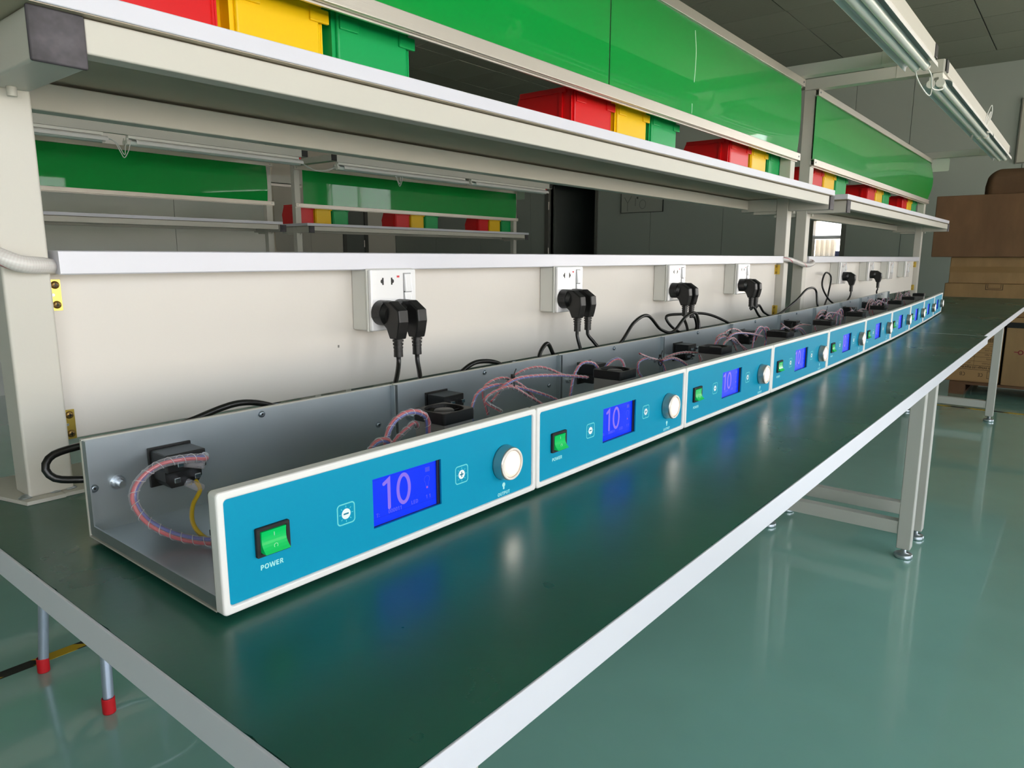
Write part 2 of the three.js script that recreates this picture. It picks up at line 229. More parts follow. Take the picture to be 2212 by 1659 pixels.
  part(wb, 'face', box(-0.018, -0.002, 0, 0.62, -0.75, 0.9), mat('#bdbdb2', 0.4)); part(wb, 'frame', [box(-0.024, 0, -0.012, 0, -0.762, 0.912), box(-0.024, 0, 0.62, 0.632, -0.762, 0.912), box(-0.024, 0, 0, 0.62, -0.762, -0.75)], M.greySide);
}

// ---------------------------------------------------------------- work benches
function crossScrew(parent, p, r, m, axis = 'z') {
  const s = part(parent, 'screw', (() => { const g = lathe([[0, 0.0022], [r * 0.6, 0.002], [r, 0.0006], [r, -0.001], [0, -0.001]], 16); if (axis === 'z') g.rotateX(Math.PI / 2); g.translate(...p); return g; })(), m);
  const c = axis === 'z' ? [box(p[0] - r * 0.5, p[0] + r * 0.5, p[1] - r * 0.13, p[1] + r * 0.13, p[2] + 0.0018, p[2] + 0.0026), box(p[0] - r * 0.13, p[0] + r * 0.13, p[1] - r * 0.5, p[1] + r * 0.5, p[2] + 0.0018, p[2] + 0.0026)]
    : [box(p[0] - r * 0.5, p[0] + r * 0.5, p[1] + 0.0018, p[1] + 0.0026, p[2] - r * 0.13, p[2] + r * 0.13), box(p[0] - r * 0.13, p[0] + r * 0.13, p[1] + 0.0018, p[1] + 0.0026, p[2] - r * 0.5, p[2] + r * 0.5)];
  part(s, 'slot', c, M.black);
}
function bench(label, x, z, o) {
  const g = thing('workbench', label, 'workbench', [x, 0, z]), t = (y) => y + T, P0 = 0.006, P1 = 2.436, W = 0.045;
  const [a, b] = o.top, zf = o.front ?? 0.2153;
  // top: board, white edging, green mat
  part(g, 'tabletop', box(a + 0.002, b - 0.002, t(-0.026), t(-0.003), -0.52, zf - 0.002), M.board);
  const rag = (n, len) => Array.from({ length: n }, () => (rnd() < 0.5 ? 0 : rnd() * 0.0012));
  part(g, 'edge_band', [box(a, b, t(-0.0262), t(-0.0001), zf - 0.0022, zf, 0.0008), box(a, a + 0.0022, t(-0.0262), t(-0.0001), -0.52, zf - 0.0022, 0.0008), box(b - 0.0022, b, t(-0.0262), t(-0.0001), -0.52, zf - 0.0022, 0.0008)], M.pvc, 'white plastic edging');
  { const s = new THREE.Shape(), n = 90, e = 0.0021; s.moveTo(a + e, 0.519); for (let i = 0; i <= n; i++) s.lineTo(a + e + (rnd() < 0.3 ? rnd() * 0.0012 : 0), 0.519 - (0.519 + zf - e) * i / n); for (let i = 1; i <= n; i++) s.lineTo(a + e + (b - a - 2 * e) * i / n, -(zf - e) + (rnd() < 0.3 ? rnd() * 0.0011 : 0)); s.lineTo(b - e, 0.519);
    const mg = new THREE.ExtrudeGeometry(s, { depth: 0.0026, bevelEnabled: false }); mg.rotateX(-Math.PI / 2); mg.translate(0, t(-0.0027), 0); part(g, 'bench_mat', uvm(mg), M.mat, 'dark green rubber mat'); }
  // legs, feet, stretchers
  for (const lx of [o.leftLeg ?? -0.014, o.rightLeg ?? 2.392]) {
    for (const lz of [0.045, o.backLeg && lx < 1 ? o.backLeg : -0.42]) {
      const l = part(g, 'leg', box(lx, lx + 0.045, 0.035, t(-0.026), lz, lz + 0.043, 0.003), M.paint);
      const f = lathe([[0, 0.0], [0.027, 0.0], [0.0285, 0.003], [0.0285, 0.012], [0.026, 0.015], [0.008, 0.016], [0.008, 0.036], [0, 0.036]], 28); f.translate(lx + 0.0225, 0.0, lz + 0.0215); part(l, 'levelling_foot', f, M.zinc);
    }
    part(g, 'stretcher', box(lx + 0.003, lx + 0.042, t(-0.67), t(-0.625), o.backLeg && lx < 1 ? o.backLeg + 0.043 : -0.377, 0.045, 0.002), M.paint);
    part(g, 'top_rail', box(lx + 0.003, lx + 0.042, t(-0.066), t(-0.0262), o.backLeg && lx < 1 ? o.backLeg + 0.043 : -0.377, 0.045, 0.002), M.paint);
  }
  // posts with base plates
  for (const [i, px] of [P0, P1].entries()) {
    const post = part(g, 'post', box(px, px + W, t(0.004), t(0.885), -0.455, -0.414, 0.003), M.paint);
    const s = new THREE.Shape(); [[px - 0.0065, 0.40], [px + 0.031, 0.40], [px + 0.031, 0.52], [px - 0.02, 0.53], [px - 0.02, 0.452]].forEach(([u, v], k) => (k ? s.lineTo(u, v) : s.moveTo(u, v)));
    const bg = new THREE.ExtrudeGeometry(s, { depth: 0.004, bevelEnabled: false }); bg.rotateX(-Math.PI / 2); bg.translate(0, t(0.0002), 0); const bp = part(post, 'base_plate', bg, M.paint);
    part(post, 'base_plate', box(px + 0.0316, px + 0.1, t(0.0002), t(0.0042), -0.52, -0.402), M.paint);
    for (const sx of [-0.002, 0.026, 0.042]) { const c = lathe([[0, 0.0035], [0.0035, 0.003], [0.0065, 0.0008], [0.007, 0], [0, 0]], 18); c.translate(px + sx, t(0.0042), -0.419); part(post, 'screw', c, M.zinc); }
    // shelf arm, in front of and behind the post
    const arm = part(g, 'shelf_arm', [box(px + 0.001, px + W, t(0.43), t(0.475), -0.4139, -0.273, 0.003), box(px + 0.001, px + W, t(0.43), t(0.475), -0.587, -0.4551, 0.003)], M.paint);
    part(arm, 'end_cap', box(px, px + W + 0.001, t(0.4295), t(0.4755), -0.2745, -0.2695, 0.002), M.cap, 'dark grey plastic end cap');
    part(arm, 'bolt', cyl([px + 0.024, t(0.421), -0.401], [px + 0.024, t(0.43), -0.401], 0.0045, 10), M.paint);
    part(arm, 'bracket', box(px + 0.004, px + 0.04, t(0.42), t(0.4295), -0.54, -0.456), M.paint);
    // lamp arm on top of the post, with a sleeve joint
    const la = part(g, 'lamp_arm', box(px, px + W, t(0.8852), t(0.9252), -0.455, 0.0035, 0.003), M.paint);
    part(la, 'sleeve', box(px - 0.0012, px + W + 0.0012, t(0.884), t(0.9264), -0.146, 0.0, 0.002), M.paint);
    part(la, 'end_cap', box(px + 0.001, px + W - 0.001, t(0.886), t(0.9245), 0.0036, 0.0085, 0.002), M.black, 'black plastic end cap');
  }
  // shelf: rails and board
  part(g, 'shelf_rail', box(P0 + W + 0.001, P1 - 0.012, t(0.444), t(0.4745), -0.296, -0.2715, 0.002), M.paint);
  part(g, 'shelf_rail', box(P0 + W + 0.001, P1 - 0.001, t(0.439), t(0.472), -0.587, -0.56, 0.002), M.paint);
  part(g, 'shelf_board', box(o.shelf[0], o.shelf[1], t(0.4764), t(0.4945), -0.64, -0.261, 0.0015), M.board, 'white laminate shelf board');
  part(g, 'underside_bounce_tint', box(o.shelf[0] + 0.001, o.shelf[1] - 0.001, t(0.4756), t(0.4763), -0.638, -0.263), M.boardBounceTint);  // beige colour stands for warm light bounced onto the white board
  // extruded rails and the green sheets between them
  for (const y of [0.605, 0.857]) {
    const r = part(g, 'screen_rail', [box(P0 - 0.004, P1 + W + 0.006, t(y + 0.0035), t(y + 0.028), -0.4025, -0.3985, 0.0012), box(P0 - 0.004, P1 + W + 0.006, t(y), t(y + 0.003), -0.4138, -0.4095), box(P0 - 0.004, P1 + W + 0.006, t(y + 0.025), t(y + 0.028), -0.4138, -0.4027), box(P0 - 0.004, P1 + W + 0.006, t(y + 0.0035), t(y + 0.006), -0.4138, -0.4027)], M.alu, 'brushed aluminium rail');
    for (const sx of [P0 + 0.012, P1 + 0.032]) part(r, 'rivet', cyl([sx, t(y + 0.016), -0.3985], [sx, t(y + 0.016), -0.3968], 0.0032, 12), M.screw);
  }
  for (const [k, [s0, s1, bulge]] of o.sheets.entries()) {
    const n = 24, geo = new THREE.PlaneGeometry(s1 - s0, 0.236, n, 10), p = geo.attributes.position;
    for (let i = 0; i < p.count; i++) { const u = p.getX(i) / (s1 - s0) + 0.5, v = p.getY(i) / 0.236 + 0.5; p.setZ(i, bulge * Math.sin(Math.PI * v) * Math.pow(u, 6) * 1.0); p.setX(i, p.getX(i) + bulge * 1.2 * Math.sin(Math.PI * v) * Math.pow(u, 8)); }
    geo.computeVertexNormals(); geo.translate((s0 + s1) / 2, t(0.745), -0.4065); const back = geo.clone(); back.translate(0, 0, -0.0012); back.index && (() => { const ix = back.index.array; for (let i = 0; i < ix.length; i += 3) { const q = ix[i]; ix[i] = ix[i + 1]; ix[i + 1] = q; } })(); back.computeVertexNormals();
    part(g, 'screen_sheet', [uvm(geo), uvm(back)], M.screen, 'glossy green plastic sheet');
  }
  for (const [pts, r] of o.marks ?? []) part(g, 'scratch', tube(pts.map(([u, v]) => [u, t(v), -0.4061]), r, 24, 6), mat('#cfeed6', 0.5));
  if (o.chip) part(g, 'paint_chip', [box(o.chip[0], o.chip[0] + 0.003, t(o.chip[1]), t(o.chip[1] + 0.004), -0.4421, -0.4418)], M.greySide);
  // lamp rail between the arms
  part(g, 'lamp_rail', box(P0 + W + 0.001, P1 - 0.001, t(0.8812), t(0.926), -0.018, 0.0065, 0.002), M.paint);
  if (o.gusset) { const s = rrect(0.098, 0.078, 0.008), gg = new THREE.ExtrudeGeometry(s, { depth: 0.0015, bevelEnabled: false }); gg.rotateY(-Math.PI / 2); gg.translate(P1 + 0.03, t(0.806), -0.401); part(g, 'gusset_plate', gg, mat('#d5dad4', 0.35), 'pale flat gusset plate'); }
  // back panel, trunking, brackets
  part(g, 'back_panel', box(P0 + W + 0.002, P1 - 0.002, t(0.055), t(0.2475), -0.452, -0.442, 0.001), M.panel, 'cream backboard');
  part(g, 'cable_trunking', [prismX([[-0.452, t(0.2476)], [-0.4105, t(0.2436)], [-0.4085, t(0.245)], [-0.4095, t(0.2685)], [-0.411, t(0.2695)], [-0.452, t(0.2705)]], 0.0585, 2.41)], M.pvc, 'white plastic cable trunking');
  for (const [hx, dir] of [[P0 + W, 1], [P1, -1]]) for (const hy of [0.2035, 0.055]) {
    const f0 = dir > 0 ? hx + 0.001 : hx - 0.017, br = part(g, 'bracket', [box(f0, f0 + 0.016, t(hy), t(hy + 0.0345), -0.4418, -0.4404), box(dir > 0 ? hx + 0.0002 : hx - 0.0018, dir > 0 ? hx + 0.0018 : hx - 0.0002, t(hy), t(hy + 0.0345), -0.4418, -0.428)], M.brass, 'brass angle bracket');
    for (const q of [0.0285, 0.0065]) crossScrew(br, [f0 + 0.0105, t(hy + q), -0.4402], 0.0044, M.bronze);
    part(br, 'rivet', cyl([f0 + 0.0075, t(hy + 0.0175), -0.4404], [f0 + 0.0075, t(hy + 0.0175), -0.4392], 0.0016, 10), M.zinc);
  }
  return g;
}
const DX = 2.655;
bench('near workbench carrying the first units, table end cut off by the lower left corner', 0, 0, { top: [-0.058, 2.662], shelf: [-0.012, 2.452], sheets: [[0.02, 1.172, 0.0], [1.1765, 2.468, 0.004]], rightLeg: 2.385, leftLeg: 0.13, backLeg: -0.255, chip: [0.446, 0.124], marks: [[[[1.592, 0.843], [1.603, 0.795], [1.602, 0.75], [1.599, 0.717]], 0.0011], [[[1.592, 0.663], [1.5925, 0.65], [1.592, 0.638]], 0.0009]] });
bench('workbench beyond the table joint, carrying the far units in front of the cartons', DX, 0, { top: [0.009, 2.86], front: 0.204, leftLeg: -0.055, shelf: [-0.034, 2.40], sheets: [[0.0, 2.452, 0.02]], gusset: true });
bench('rear workbench on the left, bare shelf under its green screen', 0.11, -3.48, { top: [-0.058, 2.64], shelf: [-0.012, 2.452], sheets: [[0.02, 2.44, 0.003]] });
bench('rear workbench with nine bins, green screen mirroring the windows', 0.11 + DX, -3.48, { top: [-0.01, 2.6], shelf: [-0.012, 2.478], sheets: [[0.07, 2.46, 0.003]], gusset: true });

// ---------------------------------------------------------------- twin tube lights under the lamp rails
function lampFitting(label, x0, x1, dx, dz, o = {}) {
  const g = thing('tube_light', label, 'light fitting', [dx, T, dz], 0, undefined), L0 = x0, L1 = x1;
  part(g, 'housing', box(L0 + 0.03, L1 - 0.02, 0.8655, 0.8808, -0.03, 0.001, 0.002), M.lampWhite);
  const prof = []; const N = 10; for (let i = 0; i <= N; i++) { const a = Math.PI * (1 - i / N), c = Math.cos(a), s = Math.sin(a); prof.push([-0.0165 + 0.0455 * Math.sign(c) * Math.pow(Math.abs(c), 0.8), 0.838 + 0.0265 * Math.pow(s, 0.55)]); }
  const inner = prof.map(([z, y], i) => [z + (i < N / 2 ? 0.0013 : i > N / 2 ? -0.0013 : 0), y - (i === 0 || i === N ? 0 : 0.0014)]).reverse();
  part(g, 'reflector', prismX([...prof, ...inner], L0 + 0.06, L1 - 0.008), M.lampRefl);
  for (const z of [-0.031, -0.003]) {
    const t = part(g, 'lamp_tube', cyl([L0 + 0.034, 0.844, z], [L1 - 0.03, 0.844, z], 0.0118, 20), M.tubeLamp, 'unlit glass tube');
    for (const [p, q] of [[L0 + 0.018, L0 + 0.036], [L1 - 0.032, L1 - 0.016]]) part(t, 'end_cap', cyl([p, 0.845, z], [q, 0.845, z], 0.0135, 20), M.lampWhite);
    part(g, 'lamp_holder', [box(L0 + 0.02, L0 + 0.03, 0.848, 0.867, z - 0.006, z + 0.006), box(L1 - 0.03, L1 - 0.02, 0.848, 0.867, z - 0.006, z + 0.006)], M.lampWhite);
  }
  if (o.rocker) part(g, 'rocker_switch', box(L1 - 0.022, L1 - 0.012, 0.868, 0.878, 0.001, 0.006), M.redDot, 'small red switch');
  for (const pts of o.cords ?? []) part(g, 'cord', tube(pts, 0.0022, 40, 8), M.cord);
  return g;
}
const joinCords = (xa, xb) => [[[xa - 0.02, 0.845, -0.031], [xa + 0.03, 0.82, -0.03], [(xa + xb) / 2, 0.792, -0.02], [xb, 0.815, -0.028], [xb + 0.02, 0.842, -0.031]], [[xa - 0.02, 0.845, -0.003], [xa + 0.05, 0.83, 0.004], [(xa + xb) / 2 + 0.02, 0.808, -0.006], [xb + 0.01, 0.83, 0.006], [xb + 0.02, 0.848, -0.003]]];
const loopCord = (x) => [[[x - 0.03, 0.87, 0.004], [x - 0.02, 0.93, 0.012], [x + 0.02, 0.965, 0.02], [x + 0.05, 0.93, 0.02], [x + 0.04, 0.87, 0.006]], [[x - 0.03, 0.866, 0.004], [x - 0.01, 0.92, 0.016], [x + 0.03, 0.935, 0.018], [x + 0.04, 0.866, 0.004]]];
const hangCord = (x) => [[[x - 0.05, 0.86, 0.0], [x, 0.845, 0.01], [x + 0.03, 0.79, 0.015], [x + 0.045, 0.765, 0.015], [x + 0.07, 0.8, 0.012], [x + 0.09, 0.85, 0.0]], [[x - 0.05, 0.855, -0.01], [x + 0.01, 0.84, 0.012], [x + 0.05, 0.78, 0.012], [x + 0.06, 0.83, 0.01], [x + 0.1, 0.856, -0.01]]];
lampFitting('unlit twin tube light cut by the top edge, hanging over the near bench', 1.31, 2.385, 0, 0, { rocker: true, cords: joinCords(2.37, 2.64) });
lampFitting('unlit twin tube light over the near bench, out past the top edge', 0.06, 1.29, 0, 0);
lampFitting('longer unlit twin tube light over the second bench, cords hanging at its near end', 2.62, 3.975, 0, 0, { cords: loopCord(3.86) });
lampFitting('shorter unlit twin tube light at the far end over the second bench', 3.955, 5.02, 0, 0, { rocker: true });
lampFitting('unlit tube light above the left rear screen, next to the left post', 0.06, 1.29, 0.11, -3.48, { cords: hangCord(1.31) });
lampFitting('unlit tube light above the left rear screen, ending at the bench gap', 1.36, 2.44, 0.11, -3.48, { rocker: true, cords: [[[2.42, 0.86, -0.01], [2.5, 0.82, -0.005], [2.62, 0.815, 0], [2.7, 0.845, -0.01]], [[2.42, 0.855, 0], [2.55, 0.808, 0.004], [2.68, 0.84, 0]]] });
lampFitting('unlit tube light above the right rear screen, starting at the bench gap', 2.69, 3.98, 0.11, -3.48, { cords: hangCord(3.2) });
lampFitting('unlit tube light above the right rear screen, ending near the dark doorway', 4.0, 5.06, 0.11, -3.48, { rocker: true });

// ---------------------------------------------------------------- picking bins on the shelves (their hanging lips face the camera)
const binParts = (() => {
  const w = 0.15, h = 0.135, d = 0.17, k = 0.0025;
  // side wall outline in (z, y): back at z = 0 facing the camera, sloped hopper front at z = -d
  const side = (x) => { const s = new THREE.Shape([[0, 0], [-d + 0.012, 0], [-d, h * 0.5], [-d + 0.03, h], [0.0, h]].map(([z, y]) => new THREE.Vector2(z, y))); const g = new THREE.ExtrudeGeometry(s, { depth: k, bevelEnabled: false }); g.applyMatrix4(new THREE.Matrix4().makeBasis(V(0, 0, 1), V(0, 1, 0), V(-1, 0, 0))); g.translate(x + k, 0, 0); return uvm(g); };
  const body = [side(0.004), side(w - 0.004 - k), box(0.004, w - 0.004, 0, k, -d + 0.012, 0), box(0.011, w - 0.011, 0.003, h - 0.006, -0.0035, 0.0045, 0.004), box(0.004, w - 0.004, 0, h, -0.004, -0.001), box(0.0065, w - 0.0065, 0, h * 0.5, -d + 0.002, -d + 0.005)];
  const rim = [box(0, w, h - 0.006, h, -0.012, 0.0015, 0.0015), box(0, 0.007, h - 0.012, h, -d + 0.03, -0.012, 0.0015), box(w - 0.007, w, h - 0.012, h, -d + 0.03, -0.012, 0.0015), box(0, 0.0055, 0.004, h - 0.01, -0.03, -0.022), box(w - 0.0055, w, 0.004, h - 0.01, -0.03, -0.022)];
  const lipG = () => box(0, 0.032, h - 0.031, h - 0.012, 0.002, 0.0075, 0.0018);
  return { body: join(body), rim: join(rim), lips: [lipG().translate(0.014, 0, 0), lipG().translate(0.122, 0, 0)] };
})();
function bin(colour, where, x, z, group, w = 0.15) {
  const f = (0.458 - z + 0.036) / (0.458 - z); x = -0.241 + (x + 0.241) * f; z -= 0.036; w *= f;
  const m = { red: M.redBin, yellow: M.yelBin, green: M.grnBin }[colour];
  const g = thing('picking_bin', `${colour} plastic picking bin ${where}`, 'bin', [x, T + 0.4947, z], 0, group);
  g.scale.x = w / 0.15;
  part(g, 'body', binParts.body, m); part(g, 'rim', binParts.rim, m); for (const l of binParts.lips) part(g, 'hanging_lip', l, m);
}
const trio = (xs, z, where, group) => ['red', 'yellow', 'green'].forEach((c, i) => bin(c, where, xs[i][0], z, group, xs[i][1] - xs[i][0]));
const tri = (a, b, c, d) => [[a, b], [b + 0.008, c], [c + 0.008, d]];
trio(tri(0.115, 0.274, 0.432, 0.598), -0.424, 'in the nearest trio, cut by the top edge', 'bins on the near shelf');
trio(tri(1.05, 1.218, 1.382, 1.545), -0.424, 'in the middle trio of the near shelf', 'bins on the near shelf');
trio(tri(1.885, 2.058, 2.212, 2.386), -0.424, 'in the last trio of the near shelf, before the posts', 'bins on the near shelf');
trio(tri(2.715, 2.86, 3.035, 3.225), -0.424, 'in the first trio of the second shelf, right after the posts', 'bins on the second shelf');
trio(tri(3.605, 3.765, 3.93, 4.095), -0.424, 'in the middle trio of the second shelf', 'bins on the second shelf');
trio(tri(4.43, 4.565, 4.71, 4.86), -0.424, 'in the farthest trio of the second shelf, nearest the cartons', 'bins on the second shelf');
trio(tri(2.775, 2.928, 3.08, 3.236), -3.904, 'in the left trio of the rear shelf', 'bins on the rear shelf');
trio(tri(3.70, 3.856, 4.018, 4.186), -3.904, 'in the middle trio of the rear shelf', 'bins on the rear shelf');
trio(tri(4.70, 4.842, 5.012, 5.18), -3.904, 'in the right trio of the rear shelf', 'bins on the rear shelf');

// ---------------------------------------------------------------- sockets and power cords
function outlet(label, x, y1 = 0.244) {
  const s = 0.094, g = thing('power_outlet', label, 'power outlet', [x, T + y1 - s, -0.4419], 0, 'outlet boxes on the cream backboards');
  part(g, 'back_box', [box(0, s, 0, s, 0, 0.034, 0.003), box(-0.0015, s + 0.0015, -0.0015, s + 0.0015, 0.0345, 0.039, 0.002)], M.socketBox);
  const f = part(g, 'faceplate', box(-0.0005, s + 0.0005, -0.0005, s + 0.0005, 0.0392, 0.0468, 0.0028), M.socketFace);
  for (const [cx, cy, sx] of [[0.024, 0.076, -1], [0.042, 0.076, 1], [0.026, 0.032, -1], [0.044, 0.032, 1]]) part(f, 'pin_hole', [box(cx - 0.0015, cx + 0.0015, cy - 0.0055, cy + 0.0055, 0.0466, 0.0470), cyl([cx + sx * 0.0015, cy, 0.0466], [cx + sx * 0.0015, cy, 0.04702], 0.0032, 14)], M.black);
  for (const cy of [0.073, 0.044]) { part(f, 'switch_well', box(0.066, 0.083, cy - 0.0155, cy + 0.0155, 0.0466, 0.0472, 0.001), mat('#9fa0a3', 0.5)); part(f, 'rocker', (() => { const r = box(0.0675, 0.0815, cy - 0.0142, cy + 0.0142, 0.0465, 0.051, 0.0015); const p = r.attributes.position; for (let i = 0; i < p.count; i++) if (p.getZ(i) > 0.049) p.setZ(i, p.getZ(i) - (p.getY(i) - cy) * 0.12); r.computeVertexNormals(); return r; })(), M.socketFace); }
  part(f, 'indicator', box(0.053, 0.058, 0.0815, 0.0845, 0.0466, 0.0474), M.redDot);
}
const OX = [0.477, 0.973, 1.481, 1.954, 3.14, 3.661, 4.129, 4.589];
outlet('white double-switch outlet box nearest the camera with two black plugs', OX[0]);
outlet('second white outlet box from the camera, two plugs in it', OX[1]);
outlet('third white outlet box from the camera, two plugs in it', OX[2]);
outlet('fourth white outlet box, just before the bench posts, two plugs in it', OX[3]);
outlet('white outlet box just after the bench posts with one plug and a looped cord', OX[4]);
outlet('white outlet box with one plug and a straight hanging cord', OX[5]);
outlet('empty white outlet box, last but one on the far backboard', OX[6]);
outlet('empty white outlet box at the far end of the backboard', OX[7]);

const plugGeo = (() => {                               // origin on the faceplate, cord leaves downward
  const base = cyl([0, 0, 0], [0, 0, 0.019], 0.0196, 30), taper = cyl([0, -0.001, 0.019], [0, -0.002, 0.026], 0.0192, 30, 0.0150);
  const prof = new THREE.Shape([[0.016, 0.0165], [0.030, 0.0165], [0.049, 0.004], [0.0505, -0.012], [0.047, -0.028], [0.0445, -0.036], [0.0305, -0.036], [0.024, -0.022], [0.016, -0.0155]].map(([z, y]) => new THREE.Vector2(z, y)));
  const body = new THREE.ExtrudeGeometry(prof, { depth: 0.0145, bevelEnabled: true, bevelThickness: 0.0028, bevelSize: 0.0022, bevelSegments: 2 }); body.applyMatrix4(new THREE.Matrix4().makeBasis(V(0, 0, 1), V(0, 1, 0), V(-1, 0, 0))); body.translate(0.00725, 0, 0);
  const key = [box(-0.0215, -0.0185, -0.006, 0.004, 0.002, 0.018, 0.001), box(0.0185, 0.0215, -0.006, 0.004, 0.002, 0.018, 0.001)];
  const rings = []; for (let k = 0; k < 5; k++) rings.push(cyl([0, -0.0395 - k * 0.0052, 0.0376], [0, -0.0425 - k * 0.0052, 0.0376], 0.0086 - k * 0.0005, 18));
  rings.push(cyl([0, -0.034, 0.0376], [0, -0.066, 0.0376], 0.0062, 16, 0.0072));
  return { body: join([base, taper, uvm(body), ...key]), relief: join(rings) };
})();
function powerCord(label, x, y, path) {
  const g = thing('mains_lead', label, 'power lead', [x - 0.012, T + y, -0.395], 0, 'black power cords');
  const p = part(g, 'plug', plugGeo.body, M.rubber); part(p, 'strain_relief', plugGeo.relief, M.rubber);
  const pts = [[0, -0.062, 0.0376], [0, -0.075, 0.0378], ...path.map(([a, b, c]) => [a - x, b - y, c + 0.395])];
  part(g, 'cable', tube(pts, 0.0037, 120, 10), M.cable);
  return g;
}
const PY = 0.178;
powerCord('left plug in the nearest outlet, cord slanting left behind the units', 0.507, PY, [[0.49, 0.08, -0.345], [0.46, 0.05, -0.33], [0.38, 0.02, -0.31], [0.28, 0.07, -0.30], [0.2, 0.098, -0.285], [0.13, 0.085, -0.29], [0.06, 0.078, -0.30], [0.028, 0.0785, -0.30], [0.006, 0.074, -0.298], [0.0, 0.065, -0.295], [0.005, 0.055, -0.291], [0.025, 0.0495, -0.286], [0.05, 0.05, -0.27], [0.08, 0.055, -0.252]]);
powerCord('right plug in the nearest outlet, cord hanging down beside its twin', 0.5465, PY, [[0.54, 0.075, -0.345], [0.52, 0.05, -0.33], [0.5, 0.02, -0.30], [0.55, 0.075, -0.285], [0.6, 0.1, -0.28], [0.66, 0.085, -0.275], [0.6, 0.03, -0.27], [0.47, 0.055, -0.25]]);
powerCord('left plug in the second outlet with a straight hanging cord', 1.003, PY, [[1.003, 0.08, -0.35], [0.995, 0.04, -0.33], [0.9, 0.02, -0.3], [0.82, 0.085, -0.285], [0.79, 0.112, -0.28], [0.76, 0.09, -0.275], [0.78, 0.04, -0.265], [0.84, 0.055, -0.25]]);
powerCord('right plug in the second outlet, cord looping up twice along the backboard', 1.043, PY, [[1.05, 0.09, -0.35], [1.06, 0.07, -0.33], [1.07, 0.08, -0.3], [1.13, 0.125, -0.295], [1.2, 0.135, -0.3], [1.27, 0.098, -0.3], [1.3, 0.09, -0.29], [1.37, 0.125, -0.285], [1.41, 0.128, -0.28], [1.42, 0.09, -0.275], [1.36, 0.03, -0.265], [1.21, 0.055, -0.25]]);
powerCord('left plug in the third outlet with a straight hanging cord', 1.511, PY, [[1.508, 0.09, -0.35], [1.5, 0.05, -0.33], [1.5, 0.03, -0.3], [1.54, 0.045, -0.28], [1.585, 0.055, -0.25]]);
powerCord('right plug in the third outlet, cord arching over the unit backs', 1.551, PY, [[1.555, 0.11, -0.352], [1.57, 0.075, -0.35], [1.56, 0.06, -0.37], [1.5, 0.085, -0.39], [1.49, 0.108, -0.4], [1.56, 0.113, -0.385], [1.66, 0.108, -0.36], [1.74, 0.08, -0.33], [1.8, 0.04, -0.29], [1.95, 0.055, -0.25]]);
powerCord('left plug in the fourth outlet, cord curving right before the posts', 1.984, PY, [[1.988, 0.11, -0.35], [2.02, 0.08, -0.34], [2.08, 0.06, -0.32], [2.2, 0.03, -0.3], [2.33, 0.055, -0.256]]);
powerCord('right plug in the fourth outlet, cord rising in a loop before the posts', 2.024, PY, [[2.03, 0.115, -0.35], [2.07, 0.09, -0.345], [2.14, 0.075, -0.335], [2.3, 0.115, -0.32], [2.42, 0.155, -0.315], [2.5, 0.145, -0.31], [2.5, 0.09, -0.3], [2.55, 0.04, -0.28], [2.71, 0.055, -0.27]]);
powerCord('plug in the outlet after the posts, cord tied in an upright loop', 3.196, PY + 0.004, [[3.19, 0.09, -0.36], [3.1, 0.06, -0.37], [2.96, 0.09, -0.385], [2.9, 0.15, -0.4], [2.97, 0.2, -0.41], [3.06, 0.18, -0.41], [3.0, 0.11, -0.4], [2.86, 0.05, -0.37], [2.9, 0.04, -0.34], [3.05, 0.055, -0.29]]);
powerCord('single plug in the sixth outlet, cord hanging straight down', 3.71, PY + 0.004, [[3.71, 0.1, -0.36], [3.705, 0.05, -0.35], [3.6, 0.03, -0.33], [3.43, 0.055, -0.312]]);

// ---------------------------------------------------------------- braided hoses carrying wires between the trunkings
const hoseMat = phys('#ffffff', 0.35, { clearcoat: 0.3, map: canvasTex(256, 64, (c, w, h) => { c.fillStyle = '#dcd9d6'; c.fillRect(0, 0, w, h); c.strokeStyle = '#cfc8c5'; c.lineWidth = 1; for (let i = 0; i < w; i += 4) { c.beginPath(); c.moveTo(i, 0); c.lineTo(i, h); c.stroke(); } for (let j = 0; j < h; j += 6) { c.beginPath(); c.moveTo(0, j); c.lineTo(w, j); c.stroke(); } c.strokeStyle = '#c4505e'; c.lineWidth = 2.5; c.beginPath(); c.moveTo(0, 0); c.lineTo(w, h); c.stroke(); }) });
function hose(label, pts, r) { const g = tube(pts, r, 60, 16), uv = g.attributes.uv; for (let i = 0; i < uv.count; i++) uv.setXY(i, uv.getX(i) * 2.2, uv.getY(i)); const m = part(scene, numbered('braided_hose'), g, hoseMat); tagTop(m, label, 'hose'); return m; }
hose('clear braided hose with red stripe bending round the nearest post', [[0.075, T + 0.2525, -0.43], [0.057, T + 0.2525, -0.428], [0.04, T + 0.254, -0.404], [0.018, T + 0.256, -0.397], [0.002, T + 0.264, -0.404], [-0.012, T + 0.276, -0.43], [-0.03, T + 0.285, -0.5], [-0.1, T + 0.24, -0.62]], 0.0088);
hose('clear braided hose bridging the gap between the two trunkings', [[2.40, T + 0.258, -0.428], [2.43, T + 0.2575, -0.4], [2.5, T + 0.25, -0.396], [2.6, T + 0.238, -0.395], [2.68, T + 0.236, -0.395], [2.73, T + 0.246, -0.4], [2.725, T + 0.256, -0.425]], 0.0088);

